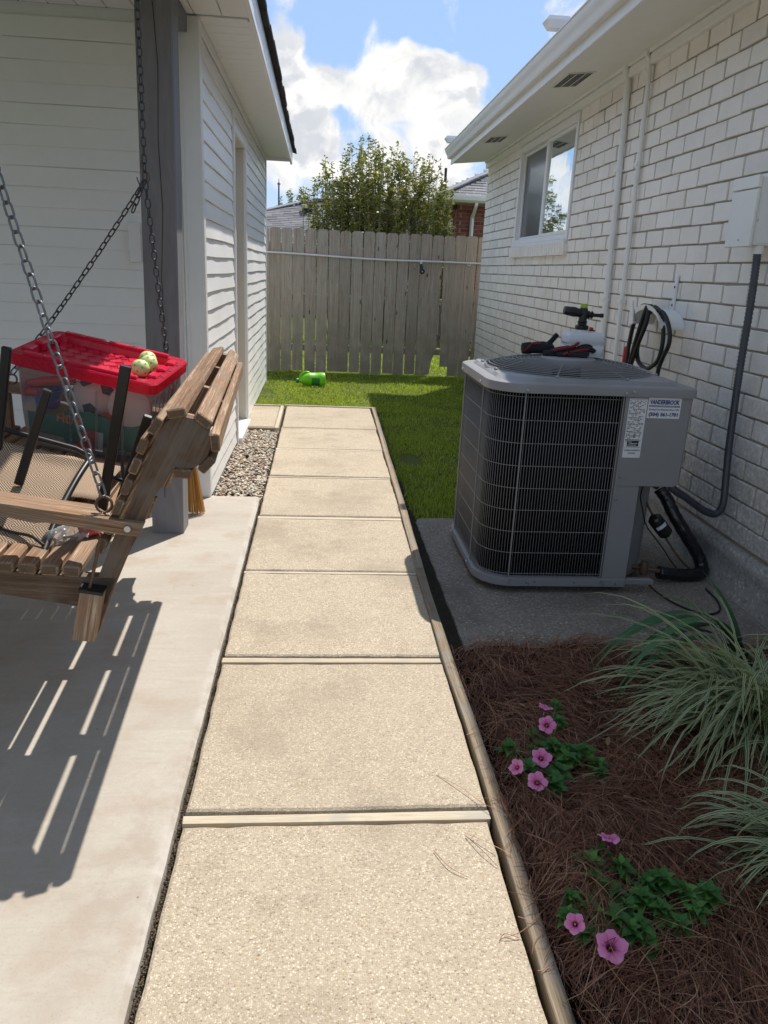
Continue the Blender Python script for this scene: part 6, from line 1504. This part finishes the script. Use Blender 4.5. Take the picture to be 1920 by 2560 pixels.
b = MB(); b.box(RX-.01, RX+.02, RY+.56, RY+.62, 1.1, 2.44); b.box(RX-.01, RX+.02, RY+1.09, RY+1.15, 1.1, 2.44); b.box(RX-.01, RX+.02, RY+.62, RY+1.09, 2.38, 2.44); b.box(RX-.01, RX+.02, RY+.62, RY+1.09, 1.70, 1.74); wn = b.build('window', M['trim'], rb)
b = MB(); b.box(RX+.004, RX+.010, RY+.62, RY+1.09, 1.1, 2.38); b.build('pane', M['pane_dark'], wn)
b = MB(); b.box(RX-.42, 9, RY-.42, RY+5, 2.765, 2.785); b.build('soffit', M['soffit'], rb)
prf = [(0, 2.76), (-.02, 2.76), (-.07, 2.80), (-.09, 2.87), (-.09, 2.885), (0, 2.885)]
b = MB(); b.loops([[(9, RY-.42+d, z) for d, z in prf], [(RX-.42+.0, RY-.42+d, z) for d, z in prf]], cap0=True); b.loops([[(RX-.42+d, RY-.42+d, z) for d, z in prf], [(RX-.42+d, RY+5, z) for d, z in prf]], cap0=True, cap1=True); b.loops([[(RX-.42, RY-.42+d, z) for d, z in prf], [(RX-.42+d, RY-.42+d, z) for d, z in prf]]); b.build('gutter', M['cream'], rb, smooth=30)
sl = rad(26); hx_ = 5
shingle_plane(rb, 'roof', (RX-.45, RY-.45, 2.88), (1, 0, 0), (0, cos(sl), sin(sl)), 7, 3.2, .14, .30, M['shingle'], clip=lambda s, t: s > t*cos(sl))
shingle_plane(rb, 'roof', (RX-.45, RY-.45, 2.88), (0, 1, 0), (cos(sl), 0, sin(sl)), 7, 3.2, .14, .30, M['shingle'], clip=lambda s, t: s > t*cos(sl))
b = MB(); b.beam((RX-.45, RY-.45, 2.90), (RX-.45+2.8, RY-.45+2.8, 2.90+2.8*math.tan(sl)), .2, .03, (1, -1, 0)); b.build('ridge_cap', M['shingle'], rb)
def spout(x, y, dx, dy, lbx):
    b = MB(); p = smoothpath([(x+dx*.40, y+dy*.40, 2.78), (x+dx*.38, y+dy*.38, 2.70), (x+dx*.10, y+dy*.10, 2.52), (x+dx*.05, y+dy*.05, 2.42), (x+dx*.05, y+dy*.05, 1.0)], 4); b.tube(p, .042, 4); b.build('downspout', M['trim'], rb)
spout(RX+.32, RY, 0, -1, 0); spout(RX, RY+1.7, -1, 0, 0)
b = MB(); b.tube([(RX-.05, RY+1.6, 3.2), (RX-.05, RY+1.6, 3.62)], .03, 8); b.build('vent_pipe', M['black'], rb)
b = MB(); b.obox((RX-.02, RY+.15, 2.70), (1, 0, 0), (0, 1, 0), (0, 0, 1), .05, .05, .04, .01); b.build('eave_lamp', M['black'], rb)
# a lawn edge hedge line far behind so that the horizon is closed
for i, (x, y, h) in enumerate(((12, 48, 4.2), (20, 44, 4.6))):
    shrub('tree', ['leafy tree far behind the red brick house', 'leafy tree far off to the right'][i], 'tree', (x, y, -.05), 3.2, 2, .3, 1, 20, 2500, .3, .08, 'treeleaf', 40+i, lambda q: h-1.2*q*q)


# dead leaves and bits caught in the straw and along the lawn edge
M['dead'] = m_leaf('dead_brown_leaves', ((.12, .06, .03), (.24, .14, .07), (.36, .24, .14)), .15, .7)
for nm, n, xr, yr, z0, lb in (('leaf_litter', 130, (.56, 1.5), (.7, 2.6), .022, 'small dead brown leaves caught in the pine straw'), ('leaf_litter', 90, (.60, 1.0), (4.5, 7.8), -.030, 'brown leaf bits along the lawn edge beside the path'), ('leaf_litter', 120, (-.6, 1.9), (8.1, 10.9), -.020, 'brown leaf bits scattered through the sunlit lawn')):
    x = rng.uniform(*xr, n); y = rng.uniform(*yr, n); a = rng.uniform(0, 6.3, n); L = rng.uniform(.012, .032, n); d = np.stack([np.cos(a), np.sin(a), rng.normal(0, .25, n)], 1); b0_ = np.stack([x, y, np.full(n, z0)+rng.uniform(-.004, .012, n)], 1)
    P = np.stack([b0_, b0_+d*(L*.35)[:, None]+[0, 0, .003], b0_+d*(L*.7)[:, None]+[0, 0, .004], b0_+d*L[:, None]], 1); S = np.stack([-np.sin(a), np.cos(a), rng.normal(0, .4, n)], 1)
    props(ribbons(nm, P, np.outer(L*.24, [.2, 1, .9, .1]), S, M['dead']), lb, 'leaf litter', kind='stuff')
